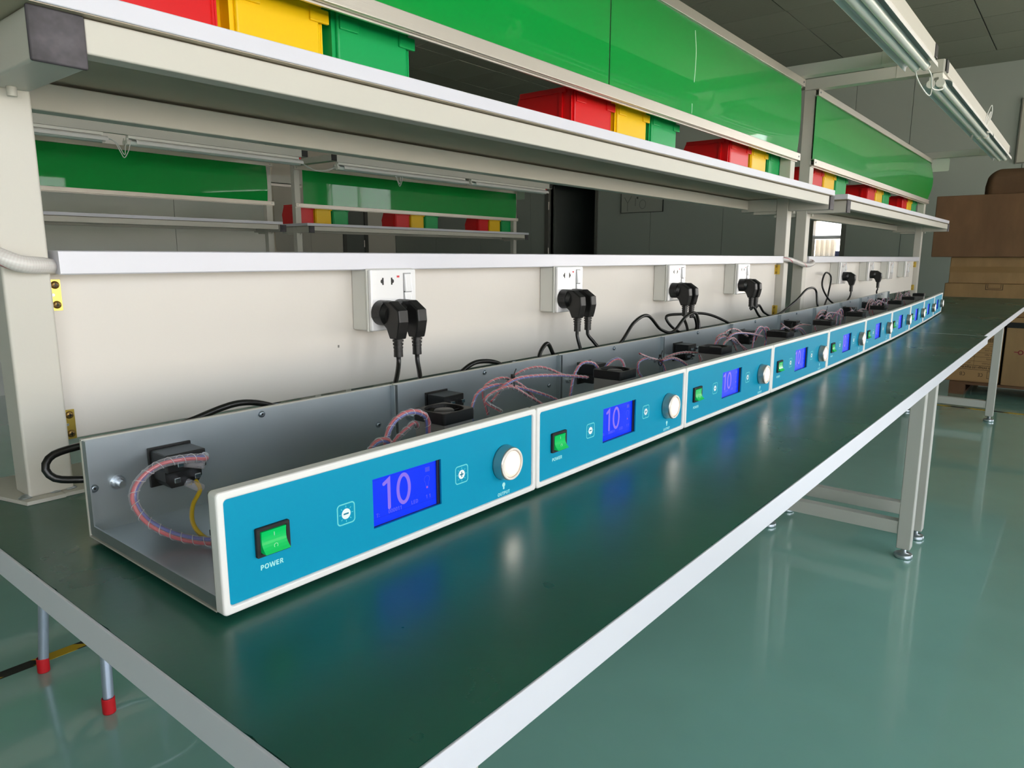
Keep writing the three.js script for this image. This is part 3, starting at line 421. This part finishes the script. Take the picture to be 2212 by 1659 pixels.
// ---------------------------------------------------------------- the lit control units
const BW = 0.375, BH = 0.0941, BD = 0.242;
const panelTex = canvasTex(2048, 460, (c, w, h) => {
  const X = (x) => (x - 0.0065) / 0.362 * w, Y = (y) => h - (y - 0.0065) / 0.081 * h, s = w / 0.362;
  c.fillStyle = '#0093b8'; c.fillRect(0, 0, w, h);
  c.fillStyle = '#aee8e6'; c.textAlign = 'center'; c.textBaseline = 'middle';
  c.font = `bold ${0.0058 * s}px sans-serif`; c.fillText('POWER', X(0.0425), Y(0.0265));
  c.font = `bold ${0.0052 * s}px sans-serif`; c.fillText('OUTPUT', X(0.3205), Y(0.0098));
  c.beginPath(); c.arc(X(0.3205), Y(0.0193), 0.0025 * s, 0, 7); c.fill(); c.fillRect(X(0.3193), Y(0.0178), 0.0024 * s, 0.0034 * s);
  for (const [x, sign] of [[0.1137, '-'], [0.2553, '+']]) {
    const y = 0.0465, r = 0.0088; c.strokeStyle = '#6fd3d6'; c.lineWidth = 0.0011 * s; c.beginPath(); c.roundRect ? c.roundRect(X(x - r), Y(y + r), 2 * r * s, 2 * r * s, 0.003 * s) : c.rect(X(x - r), Y(y + r), 2 * r * s, 2 * r * s); c.stroke();
    c.lineWidth = 0.0006 * s; for (let k = 0; k < 8; k++) { const a = k * Math.PI / 4; c.beginPath(); c.moveTo(X(x + 0.0055 * Math.cos(a)), Y(y + 0.0055 * Math.sin(a))); c.lineTo(X(x + 0.0072 * Math.cos(a)), Y(y + 0.0072 * Math.sin(a))); c.stroke(); }
    c.fillStyle = '#e6f2f2'; c.beginPath(); c.arc(X(x), Y(y), 0.0046 * s, 0, 7); c.fill(); c.fillStyle = '#0b6f8c'; c.fillRect(X(x - 0.0026), Y(y + 0.0006), 0.0052 * s, 0.0012 * s); if (sign === '+') c.fillRect(X(x - 0.0006), Y(y + 0.0026), 0.0012 * s, 0.0052 * s); c.fillStyle = '#aee8e6';
  }
});
const lcdTex = canvasTex(1024, 560, (c, w, h) => {
  c.fillStyle = '#0034ff'; c.fillRect(0, 0, w, h); c.strokeStyle = '#0a26d8'; c.lineWidth = 3; c.strokeRect(30, 40, w - 75, h - 120);
  c.fillStyle = '#8f74ee'; c.strokeStyle = '#8f74ee'; c.lineWidth = 44; c.lineCap = 'round';
  c.beginPath(); c.moveTo(200, 110); c.lineTo(270, 72); c.lineTo(270, 400); c.stroke(); c.beginPath(); c.ellipse(485, 235, 85, 165, 0, 0, 7); c.stroke();
  c.font = 'bold 62px sans-serif'; c.fillStyle = '#5b5df2'; c.fillText('T:', 80, 470); c.fillText('000011', 250, 470); c.fillText('LED', 590, 462); c.fillText('1 1', 820, 452);
  c.lineWidth = 5; c.strokeStyle = '#4b56f0'; c.beginPath(); c.arc(845, 215, 42, 0.75 * Math.PI, 2.25 * Math.PI); c.stroke(); c.beginPath(); c.moveTo(822, 255); c.lineTo(828, 300); c.lineTo(862, 300); c.lineTo(868, 255); c.stroke(); c.fillStyle = '#9a5ad8'; c.fillRect(832, 305, 28, 22);
  c.fillStyle = '#4650ea'; c.fillRect(820, 70, 70, 55);
});
const U = {
  blue: phys('#ffffff', 0.5, { map: panelTex, specularIntensity: 0.35 }),
  lcd: mat('#000010', 0.25, { emissive: '#ffffff', emissiveMap: lcdTex, emissiveIntensity: 1.0 }),
  bezel: mat('#24243c', 0.4),
  rocker: phys('#04b85a', 0.22, { emissive: '#00c060', emissiveIntensity: 0.22, clearcoat: 0.5 }),
  rockerHot: mat('#20ff70', 0.3, { emissive: '#20f070', emissiveIntensity: 0.8 }),
  ring: mat('#b9b8b4', 0.3, { metalness: 0.9 }), ringWhite: mat('#e9e4dc', 0.35),
  lens: mat('#fff8ec', 0.4, { emissive: '#fff4e4', emissiveIntensity: 3.0 }), lensRim: mat('#f3ddcc', 0.4, { emissive: '#ffdcc4', emissiveIntensity: 0.45 }),
};
function remap(g, x0, y0, w, h) { const p = g.attributes.position, uv = g.attributes.uv; for (let i = 0; i < p.count; i++) uv.setXY(i, (p.getX(i) - x0) / w, (p.getY(i) - y0) / h); return g; }
function bundle(parent, pts, wires = [M.wireRed, M.wireBlue], r = 0.0042, n = 70) {   // wires in a clear spiral wrap
  const c = curve(pts), h = part(parent, 'wire_bundle', tube(c, r, n, 10), M.sleeve, 'clear spiral-wrapped wires');
  const fr = c.computeFrenetFrames(n, false), off = (k, rr) => { const o = []; for (let i = 0; i <= n; i++) { const p = c.getPointAt(i / n), a = k * Math.PI * 2 / wires.length + i * 0.035 + 0.8; o.push(p.clone().addScaledVector(fr.normals[i], rr * Math.cos(a)).addScaledVector(fr.binormals[i], rr * Math.sin(a))); } return new THREE.CatmullRomCurve3(o); };
  wires.forEach((m, k) => part(h, 'wire', tube(off(k, r * 0.42), r * 0.42, n, 7), m));
  const turns = Math.max(3, Math.round(c.getLength() / 0.011)), N = turns * 10, o = []; const f2 = c.computeFrenetFrames(N, false);
  for (let i = 0; i <= N; i++) { const p = c.getPointAt(i / N), a = i / N * turns * Math.PI * 2; o.push(p.clone().addScaledVector(f2.normals[i], r * 1.02 * Math.cos(a)).addScaledVector(f2.binormals[i], r * 1.02 * Math.sin(a))); }
  part(h, 'spiral_wrap', tube(new THREE.CatmullRomCurve3(o), 0.0003, N * 2, 4), M.ridge);
  return h;
}
function cableTie(parent, p, r = 0.0065) { const g = new THREE.TorusGeometry(r, 0.0009, 6, 20); g.rotateY(0.9); g.translate(...p); part(parent, 'cable_tie', [g, box(p[0] - 0.0022, p[0] + 0.0022, p[1] + r - 0.001, p[1] + r + 0.004, p[2] - 0.002, p[2] + 0.002), cyl([p[0], p[1] + r, p[2]], [p[0] + 0.006, p[1] + r + 0.011, p[2] + 0.001], 0.0008, 6)], M.black); }
function hexNut(parent, p) { const g = [new THREE.CylinderGeometry(0.0055, 0.0055, 0.005, 6), new THREE.CylinderGeometry(0.0032, 0.0032, 0.011, 12).translate(0, 0.003, 0), new THREE.CylinderGeometry(0.007, 0.007, 0.001, 16).translate(0, -0.003, 0)].map((q) => q.rotateX(Math.PI / 2).translate(...p)); part(parent, 'hex_nut', g, M.zinc); }
function rivet(parent, p) { const g = lathe([[0.0011, 0.0024], [0.0022, 0.0026], [0.0036, 0.0016], [0.0038, 0], [0, 0]], 16); g.rotateX(Math.PI / 2); g.translate(...p); const m = part(parent, 'rivet', g, M.screw); part(m, 'hole', cyl([p[0], p[1], p[2] + 0.0005], [p[0], p[1], p[2] + 0.0025], 0.0011, 10), M.black); }
function unit(kind) {
  const g = new THREE.Group(); g.name = 'control_unit';
  // steel tray: painted outside, bare zinc inside, folded edges
  const tray = part(g, 'chassis', [box(0.0025, BW - 0.0025, 0.0018, 0.0032, -BD + 0.003, -0.0125), box(0.0025, BW - 0.0025, 0.0032, BH - 0.0008, -BD + 0.0022, -BD + 0.0034), box(0.0018, 0.0032, 0.0032, BH - 0.001, -BD + 0.0034, -BD + 0.0115), box(BW - 0.0032, BW - 0.0018, 0.0032, BH - 0.001, -BD + 0.0034, -BD + 0.0115), box(0.0018, 0.0032, 0.0032, 0.0125, -BD + 0.0115, -0.0125), box(BW - 0.0032, BW - 0.0018, 0.0032, 0.0125, -BD + 0.0115, -0.0125)], M.galv, 'bare zinc-plated steel tray');
  part(tray, 'outer_skin', [box(0.0012, BW - 0.0012, 0.0, BH, -BD, -BD + 0.0018), box(0.0012, BW - 0.0012, 0.0, 0.0014, -BD + 0.0018, -0.0125), box(0.0012, BW - 0.0012, BH - 0.0014, BH, -BD + 0.0018, -BD + 0.0042)], M.devSide, 'pale painted steel skin');
  for (const x of [0.184, 0.03, 0.34]) if (x === 0.184) rivet(tray, [x, BH - 0.0075, -BD + 0.0034]);
  rivet(tray, [0.008, 0.046, -BD + 0.0034]); rivet(tray, [0.35, 0.044, -BD + 0.0034]);
  hexNut(tray, [0.029, 0.047, -BD + 0.0065]);
  for (const [x, z] of [[0.015, -BD + 0.02], [BW - 0.015, -BD + 0.02], [0.015, -0.03], [BW - 0.015, -0.03]]) part(tray, 'foot', cyl([x, -0.0045, z], [x, 0, z], 0.007, 14), M.blackMatte);
  // moulded front frame
  const fs = rrect(BW - 0.0008, BH, 0.0035, 0.0004, 0); fs.holes.push(rrect(0.362, 0.081, 0.003, 0.0065, 0.0065, THREE.Path));
  const fg = new THREE.ExtrudeGeometry(fs, { depth: 0.0075, bevelEnabled: true, bevelThickness: 0.0022, bevelSize: 0.0016, bevelOffset: -0.0016, bevelSegments: 3, curveSegments: 6 }); fg.translate(0, 0, -0.0097);
  const frame = part(g, 'front_frame', fg, M.devFrame, 'white moulded frame');
  part(frame, 'frame_lip', [box(0.003, 0.0065, 0.006, BH - 0.003, -0.0165, -0.0095, 0.0008), box(BW - 0.0065, BW - 0.003, 0.006, BH - 0.003, -0.0165, -0.0095, 0.0008), box(0.003, BW - 0.003, BH - 0.0065, BH - 0.0018, -0.0165, -0.0095, 0.0008)], M.greySide);
  // blue fascia with a window for the display
  const ps = rrect(0.3618, 0.0808, 0.0028, 0.0066, 0.0066); ps.holes.push(rrect(0.0838, 0.0448, 0.0004, 0.1428, 0.0240, THREE.Path));
  const pg = new THREE.ExtrudeGeometry(ps, { depth: 0.002, bevelEnabled: false, curveSegments: 4 }); pg.translate(0, 0, -0.0042); const fascia = part(g, 'fascia', remap(pg, 0.0065, 0.0065, 0.362, 0.081), U.blue, 'turquoise printed fascia');
  // display
  const lg = new THREE.PlaneGeometry(0.0838, 0.0448); lg.translate(0.1428 + 0.0419, 0.0240 + 0.0224, -0.0066); const lcd = part(g, 'display', lg, U.lcd, 'glowing blue display reading 10');
  part(lcd, 'bezel', [box(0.1413, 0.1428, 0.0225, 0.0703, -0.0072, -0.0043), box(0.2266, 0.2281, 0.0225, 0.0703, -0.0072, -0.0043), box(0.1428, 0.2266, 0.0688, 0.0703, -0.0072, -0.0043), box(0.1428, 0.2266, 0.0225, 0.0240, -0.0072, -0.0043), box(0.1413, 0.2281, 0.0225, 0.0703, -0.0088, -0.0074), box(0.2238, 0.2266, 0.024, 0.0688, -0.0066, -0.0052)], U.bezel);
  const ll = new THREE.RectAreaLight(new THREE.Color(0.02, 0.1, 1.0), 0.4, 0.08, 0.042); ll.position.set(0.1847, 0.0464, -0.0012); ll.lookAt(0.1847, 0.0464, 1); ll.name = 'display_glow'; g.add(ll);
  // power rocker
  const bz = rrect(0.0288, 0.0232, 0.0012, 0.0292, 0.0358); bz.holes.push(rrect(0.0222, 0.0172, 0.0006, 0.0325, 0.0388, THREE.Path));
  const bg = new THREE.ExtrudeGeometry(bz, { depth: 0.0022, bevelEnabled: true, bevelThickness: 0.0005, bevelSize: 0.0005, bevelOffset: -0.0005, bevelSegments: 1 }); bg.translate(0, 0, -0.0018); const sw = part(g, 'power_switch', [bg, box(0.0318, 0.0554, 0.038, 0.0568, -0.0021, -0.0016)], M.blackMatte, 'black rocker switch frame');
  { const pr = []; for (let i = 0; i <= 8; i++) { const v = i / 8 * 2 - 1; pr.push([0.0012 + 0.0012 * v * v + (v < 0 ? 0.0042 * v * v : -0.0008 * v), 0.0474 + 0.0083 * v]); } const rg = prismX([[-0.0016, 0.0391], ...pr, [-0.0016, 0.0557]], 0.0331, 0.0541); const rk = part(sw, 'rocker', rg, U.rocker, 'lit green rocker');
    const tor = new THREE.TorusGeometry(0.0016, 0.00022, 6, 18); tor.translate(0.0436, 0.0432, 0.0033); part(rk, 'mark', [tor, box(0.0434, 0.0438, 0.0505, 0.0535, 0.0012, 0.0019)], mat('#aef0c8', 0.4)); }
  // output lamp
  const O = [0.3205, 0.0445], rot = (q) => q.rotateX(Math.PI / 2).translate(O[0], O[1], -0.0022);
  const ring = part(g, 'output_lamp', rot(lathe([[0, 0], [0.0188, 0], [0.0188, 0.002], [0.0183, 0.003], [0.0178, 0.0105], [0.0172, 0.0118], [0.0152, 0.0122], [0.0146, 0.0112], [0, 0.0108]], 40)), U.ring, 'brushed ring of the output lamp');
  part(ring, 'ring_face', rot(lathe([[0.0171, 0.0118], [0.0168, 0.0126], [0.0149, 0.0128], [0.0144, 0.0114], [0.0171, 0.0112]], 40)), U.ringWhite);
  part(ring, 'lens_edge', rot(lathe([[0.0143, 0.0109], [0.0136, 0.012], [0.0112, 0.0123]], 36)), U.lensRim); part(ring, 'lens', rot(lathe([[0.0112, 0.0123], [0.006, 0.0128], [0, 0.0129]], 36)), U.lens, 'glowing white lens');
  const ol = new THREE.RectAreaLight(new THREE.Color(1, 0.93, 0.85), 3.0, 0.02, 0.02); ol.position.set(O[0], O[1], 0.0115); ol.lookAt(O[0], O[1], 1); ol.name = 'output_glow'; g.add(ol);
  // mains inlet on the back wall
  const zb = -BD + 0.0034, inl = part(g, 'mains_inlet', [box(0.058, 0.101, 0.034, 0.074, zb, zb + 0.003, 0.0008), box(0.060, 0.099, 0.054, 0.072, zb + 0.003, zb + 0.036, 0.0012), (() => { const s = new THREE.Shape([[0.061, 0.054], [0.061, 0.044], [0.066, 0.037], [0.092, 0.037], [0.097, 0.044], [0.097, 0.054]].map(([a, b]) => new THREE.Vector2(a, b))); const q = new THREE.ExtrudeGeometry(s, { depth: 0.026, bevelEnabled: false }); q.translate(0, 0, zb + 0.003); return q; })()], M.black, 'black mains inlet');
  for (const [x, y, z] of [[0.07, 0.063, 0.04], [0.09, 0.063, 0.04], [0.069, 0.046, 0.033], [0.089, 0.046, 0.033], [0.079, 0.041, 0.034]]) part(inl, 'terminal', box(x - 0.003, x + 0.003, y - 0.0025, y + 0.0025, zb + 0.026, zb + z + 0.004, 0.0006), M.chrome);
  // fan on a heat sink
  const fx = 0.303, fz = -0.122, fw = 0.05, ft = 0.089;
  const hs = part(g, 'heat_sink', [box(fx + 0.002, fx + fw - 0.002, 0.0034, 0.0755, fz + 0.002, fz + fw - 0.002)], M.heat, 'grey heat sink block');
  const fo = rrect(fw, fw, 0.004, fx, 0); fo.holes.push((() => { const p = new THREE.Path(); p.absarc(fx + fw / 2, fw / 2, 0.0225, 0, Math.PI * 2, true); return p; })());
  const fgm = new THREE.ExtrudeGeometry(fo, { depth: 0.012, bevelEnabled: true, bevelThickness: 0.0006, bevelSize: 0.0006, bevelOffset: -0.0006, bevelSegments: 1, curveSegments: 20 }); fgm.rotateX(-Math.PI / 2); fgm.translate(0, ft - 0.0126, fz + fw);
  const fan = part(g, 'cooling_fan', fgm, M.black, 'black square fan'); const cx = fx + fw / 2, cz = fz + fw / 2;
  part(fan, 'hub', lathe([[0, ft - 0.0012], [0.0105, ft - 0.0014], [0.0118, ft - 0.003], [0.0118, ft - 0.0125], [0, ft - 0.0125]], 28).translate(cx, 0, cz), mat('#3d3d3d', 0.4));
  for (let k = 0; k < 7; k++) { const b = box(0.0112, 0.0215, ft - 0.0074, ft - 0.0062, -0.0045, 0.0045); b.rotateX(0.0); const p = b.attributes.position; for (let i = 0; i < p.count; i++) p.setY(i, p.getY(i) + p.getZ(i) * 0.8); b.rotateY(k * Math.PI * 2 / 7).translate(cx, 0, cz); part(fan, 'blade', b, M.blackMatte); }
  if (kind === 0) {
    bundle(g, [[0.094, 0.066, -0.197], [0.09, 0.0665, -0.188], [0.07, 0.071, -0.183], [0.043, 0.070, -0.184], [0.026, 0.058, -0.186], [0.0195, 0.045, -0.183], [0.023, 0.028, -0.172], [0.035, 0.015, -0.155], [0.048, 0.0095, -0.135], [0.058, 0.0085, -0.12]], undefined, 0.0042, 90);
    bundle(g, [[0.058, 0.0085, -0.12], [0.066, 0.025, -0.112], [0.078, 0.043, -0.1], [0.09, 0.05, -0.085], [0.105, 0.05, -0.06]], undefined, 0.0038, 50);
    bundle(g, [[0.058, 0.0085, -0.12], [0.07, 0.016, -0.105], [0.09, 0.026, -0.08], [0.11, 0.032, -0.05]], undefined, 0.0041, 50);
    bundle(g, [[0.058, 0.0085, -0.12], [0.062, 0.009, -0.1], [0.075, 0.008, -0.08], [0.1, 0.012, -0.06]], undefined, 0.004, 50);
    part(g, 'earth_wire', tube([[0.087, 0.041, -0.203], [0.085, 0.035, -0.192], [0.07, 0.026, -0.178], [0.06, 0.016, -0.16], [0.057, 0.0095, -0.135], [0.06, 0.009, -0.12], [0.075, 0.009, -0.105], [0.11, 0.013, -0.085]], 0.0021, 60, 8), M.wireEarth, 'yellow earth wire');
    cableTie(g, [0.058, 0.0085, -0.12], 0.0075);
    part(g, 'bracket', box(0.098, 0.104, 0.004, 0.03, -0.12, -0.09), M.lampWhite); hexNut(g, [0.088, 0.02, -0.125]);
    for (const [a, b] of [[[0.075, 0.062, -0.203], [0.09, 0.059, -0.19]], [[0.079, 0.041, -0.204], [0.086, 0.036, -0.19]]]) part(g, 'crimp_sleeve', cyl(a, b, 0.0042, 12), M.sleeve);
  }
  // harness looping up out of the tray
  const loops = [
    [[[0.234, 0.06, -0.09], [0.236, 0.074, -0.09], [0.244, 0.087, -0.09], [0.263, 0.095, -0.09], [0.281, 0.093, -0.09], [0.296, 0.083, -0.092], [0.299, 0.06, -0.094]], [[0.245, 0.05, -0.1], [0.259, 0.066, -0.1], [0.273, 0.074, -0.1], [0.29, 0.077, -0.105], [0.298, 0.07, -0.11]], [[0.19, 0.05, -0.07], [0.199, 0.074, -0.07], [0.211, 0.079, -0.07], [0.223, 0.074, -0.07], [0.23, 0.05, -0.07]]],
    [[[0.079, 0.047, -0.2], [0.075, 0.067, -0.19], [0.093, 0.079, -0.185], [0.109, 0.079, -0.18], [0.114, 0.067, -0.175], [0.092, 0.055, -0.17], [0.057, 0.05, -0.165], [0.038, 0.03, -0.16]], [[0.124, 0.09, -0.15], [0.167, 0.077, -0.15], [0.2, 0.07, -0.15], [0.246, 0.07, -0.15], [0.297, 0.057, -0.15], [0.34, 0.036, -0.15]], [[0.145, 0.04, -0.15], [0.122, 0.058, -0.15], [0.121, 0.073, -0.15], [0.148, 0.079, -0.15], [0.2, 0.068, -0.15], [0.223, 0.051, -0.15], [0.223, 0.03, -0.15]], [[0.186, 0.071, -0.14], [0.226, 0.077, -0.14], [0.281, 0.077, -0.14], [0.331, 0.072, -0.135]], [[0.173, 0.074, -0.13], [0.218, 0.073, -0.13], [0.267, 0.057, -0.13], [0.296, 0.039, -0.13]], [[0.285, 0.075, -0.11], [0.288, 0.06, -0.105], [0.292, 0.04, -0.1]]],
    [[[0.046, 0.05, -0.14], [0.048, 0.07, -0.14], [0.058, 0.085, -0.14], [0.092, 0.091, -0.14], [0.135, 0.083, -0.14], [0.199, 0.063, -0.14], [0.248, 0.044, -0.14]], [[0.09, 0.05, -0.15], [0.081, 0.086, -0.15], [0.118, 0.096, -0.15], [0.162, 0.08, -0.15], [0.2, 0.05, -0.15]], [[0.09, 0.088, -0.13], [0.124, 0.096, -0.13], [0.214, 0.09, -0.13], [0.3, 0.076, -0.128]], [[0.082, 0.06, -0.12], [0.05, 0.08, -0.12], [0.097, 0.09, -0.12], [0.142, 0.07, -0.12], [0.19, 0.045, -0.12]], [[0.27, 0.05, -0.14], [0.28, 0.08, -0.14], [0.3, 0.096, -0.14], [0.34, 0.09, -0.14], [0.362, 0.06, -0.14]], [[0.12, 0.06, -0.17], [0.17, 0.09, -0.17], [0.23, 0.096, -0.17], [0.29, 0.075, -0.16]]],
  ][kind];
  loops.forEach((l, i) => bundle(g, l, i % 2 ? [M.wireRed, M.black] : [M.wireRed, M.wireBlue], kind === 0 ? 0.0033 : i === 0 && kind === 1 ? 0.0032 : 0.0024, 60));
  if (kind) cableTie(g, kind === 1 ? [0.196, 0.069, -0.146] : [0.128, 0.089, -0.138], 0.0085);
  return g;
}
const protos = [unit(0), unit(1), unit(2)];
const UX = [0, 0.375, 0.75, 1.125, 1.5, 1.875, 2.25, 2.625, 2.999, 3.374], UZ = [-0.003, -0.001, 0.001, 0.004, 0.004, -0.001, -0.009, -0.022, -0.039, -0.059], UT = [0.0045, 0.0045, 0.0073, 0.002, -0.0131, -0.0223, -0.035, -0.0464, -0.052, -0.0581];
const unitLabels = ['nearest turquoise lit unit, its open left end showing looped red and blue wires', 'second turquoise lit unit from the camera, its display still legible', 'third turquoise lit unit from the camera', 'fourth turquoise lit unit from the camera', 'fifth turquoise lit unit, midway along the row', 'sixth turquoise lit unit from the camera', 'seventh turquoise lit unit, the last wholly before the table joint', 'eighth turquoise lit unit, standing at the table joint', 'ninth turquoise lit unit, last but one in the row', 'farthest turquoise lit unit at the end of the row'];
for (let k = 0; k < 10; k++) {
  const kind = k === 0 ? 0 : 1 + (k % 2), u = protos[kind].clone();
  u.name = numbered('control_unit'); scene.add(u); u.position.set(UX[k] + k * 0.0004 + [0, 0, 0, 0, 0.0037, 0.006, 0.009, 0.0118, 0.0132, 0.0147][k], T + 0.0047, UZ[k]); u.rotation.y = -UT[k];
  tagTop(u, unitLabels[k], 'control unit', 'lit control units in a row');
}

// ---------------------------------------------------------------- stool behind the near bench
{
  const s = thing('stool', 'stool on steel tube legs with red caps, behind the near table end', 'stool', [0.45, 0, -1.33]);
  const feet = [[-0.161, -0.134], [-0.128, 0.165], [0.17, 0.13], [0.135, -0.165]];
  for (const [x, z] of feet) { const l = part(s, 'leg', cyl([x, 0.012, z], [x * 0.8, 0.42, z * 0.8], 0.0115, 20), mat('#b4bfd0', 0.34, { metalness: 0.55 })); part(l, 'foot_cap', lathe([[0, 0], [0.0125, 0], [0.0138, 0.002], [0.0138, 0.036], [0.0128, 0.0375], [0.0118, 0.0375]], 24).translate(x, 0, z), M.red, 'red rubber cap'); }
  part(s, 'ring', new THREE.TorusGeometry(0.155, 0.008, 10, 48).rotateX(Math.PI / 2).translate(0, 0.2, 0), M.chrome);
  part(s, 'seat', lathe([[0, 0.42], [0.15, 0.42], [0.165, 0.43], [0.165, 0.45], [0.15, 0.46], [0, 0.46]], 40), mat('#27407e', 0.6));
}

// ---------------------------------------------------------------- cartons on a pallet in front of the end wall
{
  const pal = thing('pallet', 'brown wooden pallet under the stacked cartons', 'pallet', [6.02, 0, -0.28]);
  for (const z of [0, 0.55, 1.1]) { for (const x of [0, 0.45, 0.9]) part(pal, 'block', box(x, x + 0.1, 0.017, 0.078, z, z + 0.1), M.wood); part(pal, 'bottom_board', box(0, 1.0, 0, 0.0165, z, z + 0.1), M.wood); }
  for (let k = 0; k < 6; k++) part(pal, 'top_board', box(k * 0.18, k * 0.18 + 0.1, 0.0785, 0.095, 0, 1.2), M.wood);
  const y = (v) => v + T;
  function carton(label, x0, x1, y0, y1, z0, z1, m, deco) { const c = thing('carton', label, 'carton', [x0, y0, z0], 0, 'cartons on the pallet'); const w = x1 - x0, h = y1 - y0, d = z1 - z0; part(c, 'body', box(0, w, 0, h, 0, d, 0.006), m); deco?.(c, w, h, d); return c; }
  const seamTape = (c, w, h, d) => part(c, 'flap_seam', box(-0.0008, w, h - 0.0015, h + 0.0006, d * 0.5 - 0.03, d * 0.5 + 0.03), M.kraftMid);
  const print = canvasTex(512, 512, (c, w, h) => { // printed upside down on the carton
    c.translate(w, h); c.rotate(Math.PI); c.clearRect(0, 0, w, h); c.fillStyle = '#a98559'; c.fillRect(0, 0, w, h); c.strokeStyle = '#2c1f14'; c.fillStyle = '#2c1f14'; c.lineWidth = 3;
    c.font = '46px sans-serif'; c.fillText('CE', 150, 80); c.fillText('CB', 320, 80); c.strokeRect(50, 35, 62, 66); c.font = '30px sans-serif'; c.fillText('X', 70, 80); c.strokeRect(40, 112, 440, 40); c.font = 'bold 26px sans-serif'; c.fillText('High Voltage LED Rigid Bar', 52, 141);
    c.lineWidth = 2; for (let r = 0; r < 5; r++) { c.strokeRect(40, 152 + r * 42, 210, 42); c.strokeRect(250, 152 + r * 42, 130, 42); c.strokeRect(380, 152 + r * 42, 100, 42); } c.font = '20px sans-serif'; ['Specification', 'Quantity', 'G. W. (kgs)', 'Meas. (cm)', 'Colour'].forEach((s, r) => { c.fillText(s, 60, 181 + r * 42); c.fillText('pcs', 280, 181 + r * 42); });
    for (let i = 0; i < 60; i++) c.fillRect(50 + i * 6, 380, 2 + (i * 7 % 3), 40);
  });
  carton('carton on the pallet printed upside down with CE CB and a table', 6.05, 6.55, 0.0955, y(-0.205), -0.33, 0.022, M.kraftLow, (c, w, h, d) => { const g = new THREE.PlaneGeometry(0.34, 0.4); g.rotateY(-Math.PI / 2); g.translate(-0.0012, 0.21, 0.186); part(c, 'print', g, mat('#ffffff', 0.85, { map: print })); });
  carton('carton on the pallet with a black band and a small red mark', 6.03, 6.55, 0.0955, y(-0.16), 0.04, 0.62, M.kraftMid, (c, w, h, d) => { part(c, 'band', box(-0.0012, w * 0.5, h - 0.075, h - 0.035, 0.0, d + 0.001), M.black); const m1 = new THREE.TorusGeometry(0.014, 0.003, 8, 20); m1.rotateY(Math.PI / 2); m1.translate(-0.0005, 0.25, 0.1); part(c, 'red_mark', [m1, box(-0.001, 0.001, 0.248, 0.254, 0.06, 0.088)], mat('#8a2a35', 0.7)); });
  carton('flat carton with a printed handle outline, level with the bench top', 6.07, 6.6, y(-0.159), y(0.077), -0.386, 0.6, M.kraftLow, (c, w, h, d) => { part(c, 'handle_print', [box(-0.001, 0.0, h - 0.045, h - 0.041, 0.262, 0.37), box(-0.001, 0.0, h - 0.041, h - 0.004, 0.262, 0.266), box(-0.001, 0.0, h - 0.041, h - 0.004, 0.366, 0.37), box(-0.001, 0.0, h - 0.034, h - 0.031, 0.274, 0.358), box(-0.001, 0.0, h - 0.031, h - 0.004, 0.274, 0.277), box(-0.001, 0.0, h - 0.031, h - 0.004, 0.355, 0.358)], mat('#3a2a1e', 0.8)); seamTape(c, w, h, d); });
  carton('narrow carton between the handle carton and the big carton', 6.08, 6.6, y(0.0776), y(0.2705), -0.365, 0.62, M.kraftMid, (c, w, h, d) => part(c, 'tape', box(-0.0006, 0.0, h * 0.42, h * 0.64, 0.0, d), mat('#8d6d43', 0.4)));
  carton('big plain brown carton jutting out at the top of the stack', 6.0, 6.7, y(0.271), y(0.715), -0.486, 0.62, M.kraftDark);
  { // brown paper sack slumped on top
    const c = thing('paper_sack', 'slumped brown paper sack lying on the big carton', 'sack', [6.05, y(0.7155), -0.2]); const g = new RoundedBoxGeometry(0.5, 0.18, 0.8, 8, 0.06), p = g.attributes.position; for (let i = 0; i < p.count; i++) { const yy = p.getY(i), zz = p.getZ(i), xx = p.getX(i), up = Math.max(0, yy) / 0.09; p.setXYZ(i, xx + 0.004 * Math.sin(zz * 21 + yy * 30), yy + up * (0.006 * Math.sin(zz * 15) + 0.005 * Math.sin(xx * 23 + zz * 9)), zz < -0.3 ? Math.max(zz, -0.4) + up * 0.035 + (yy < 0 ? 0 : 0) - 0.0 : zz); if (yy < -0.03) p.setY(i, -0.09); } g.computeVertexNormals(); g.translate(0.25, 0.09, 0.4); part(c, 'body', uvm(g), M.kraftBag); part(c, 'tape', box(-0.002, 0.0, 0.02, 0.15, 0.25, 0.31), mat('#5f4a33', 0.35)); }
}

renderer.render(scene, camera);
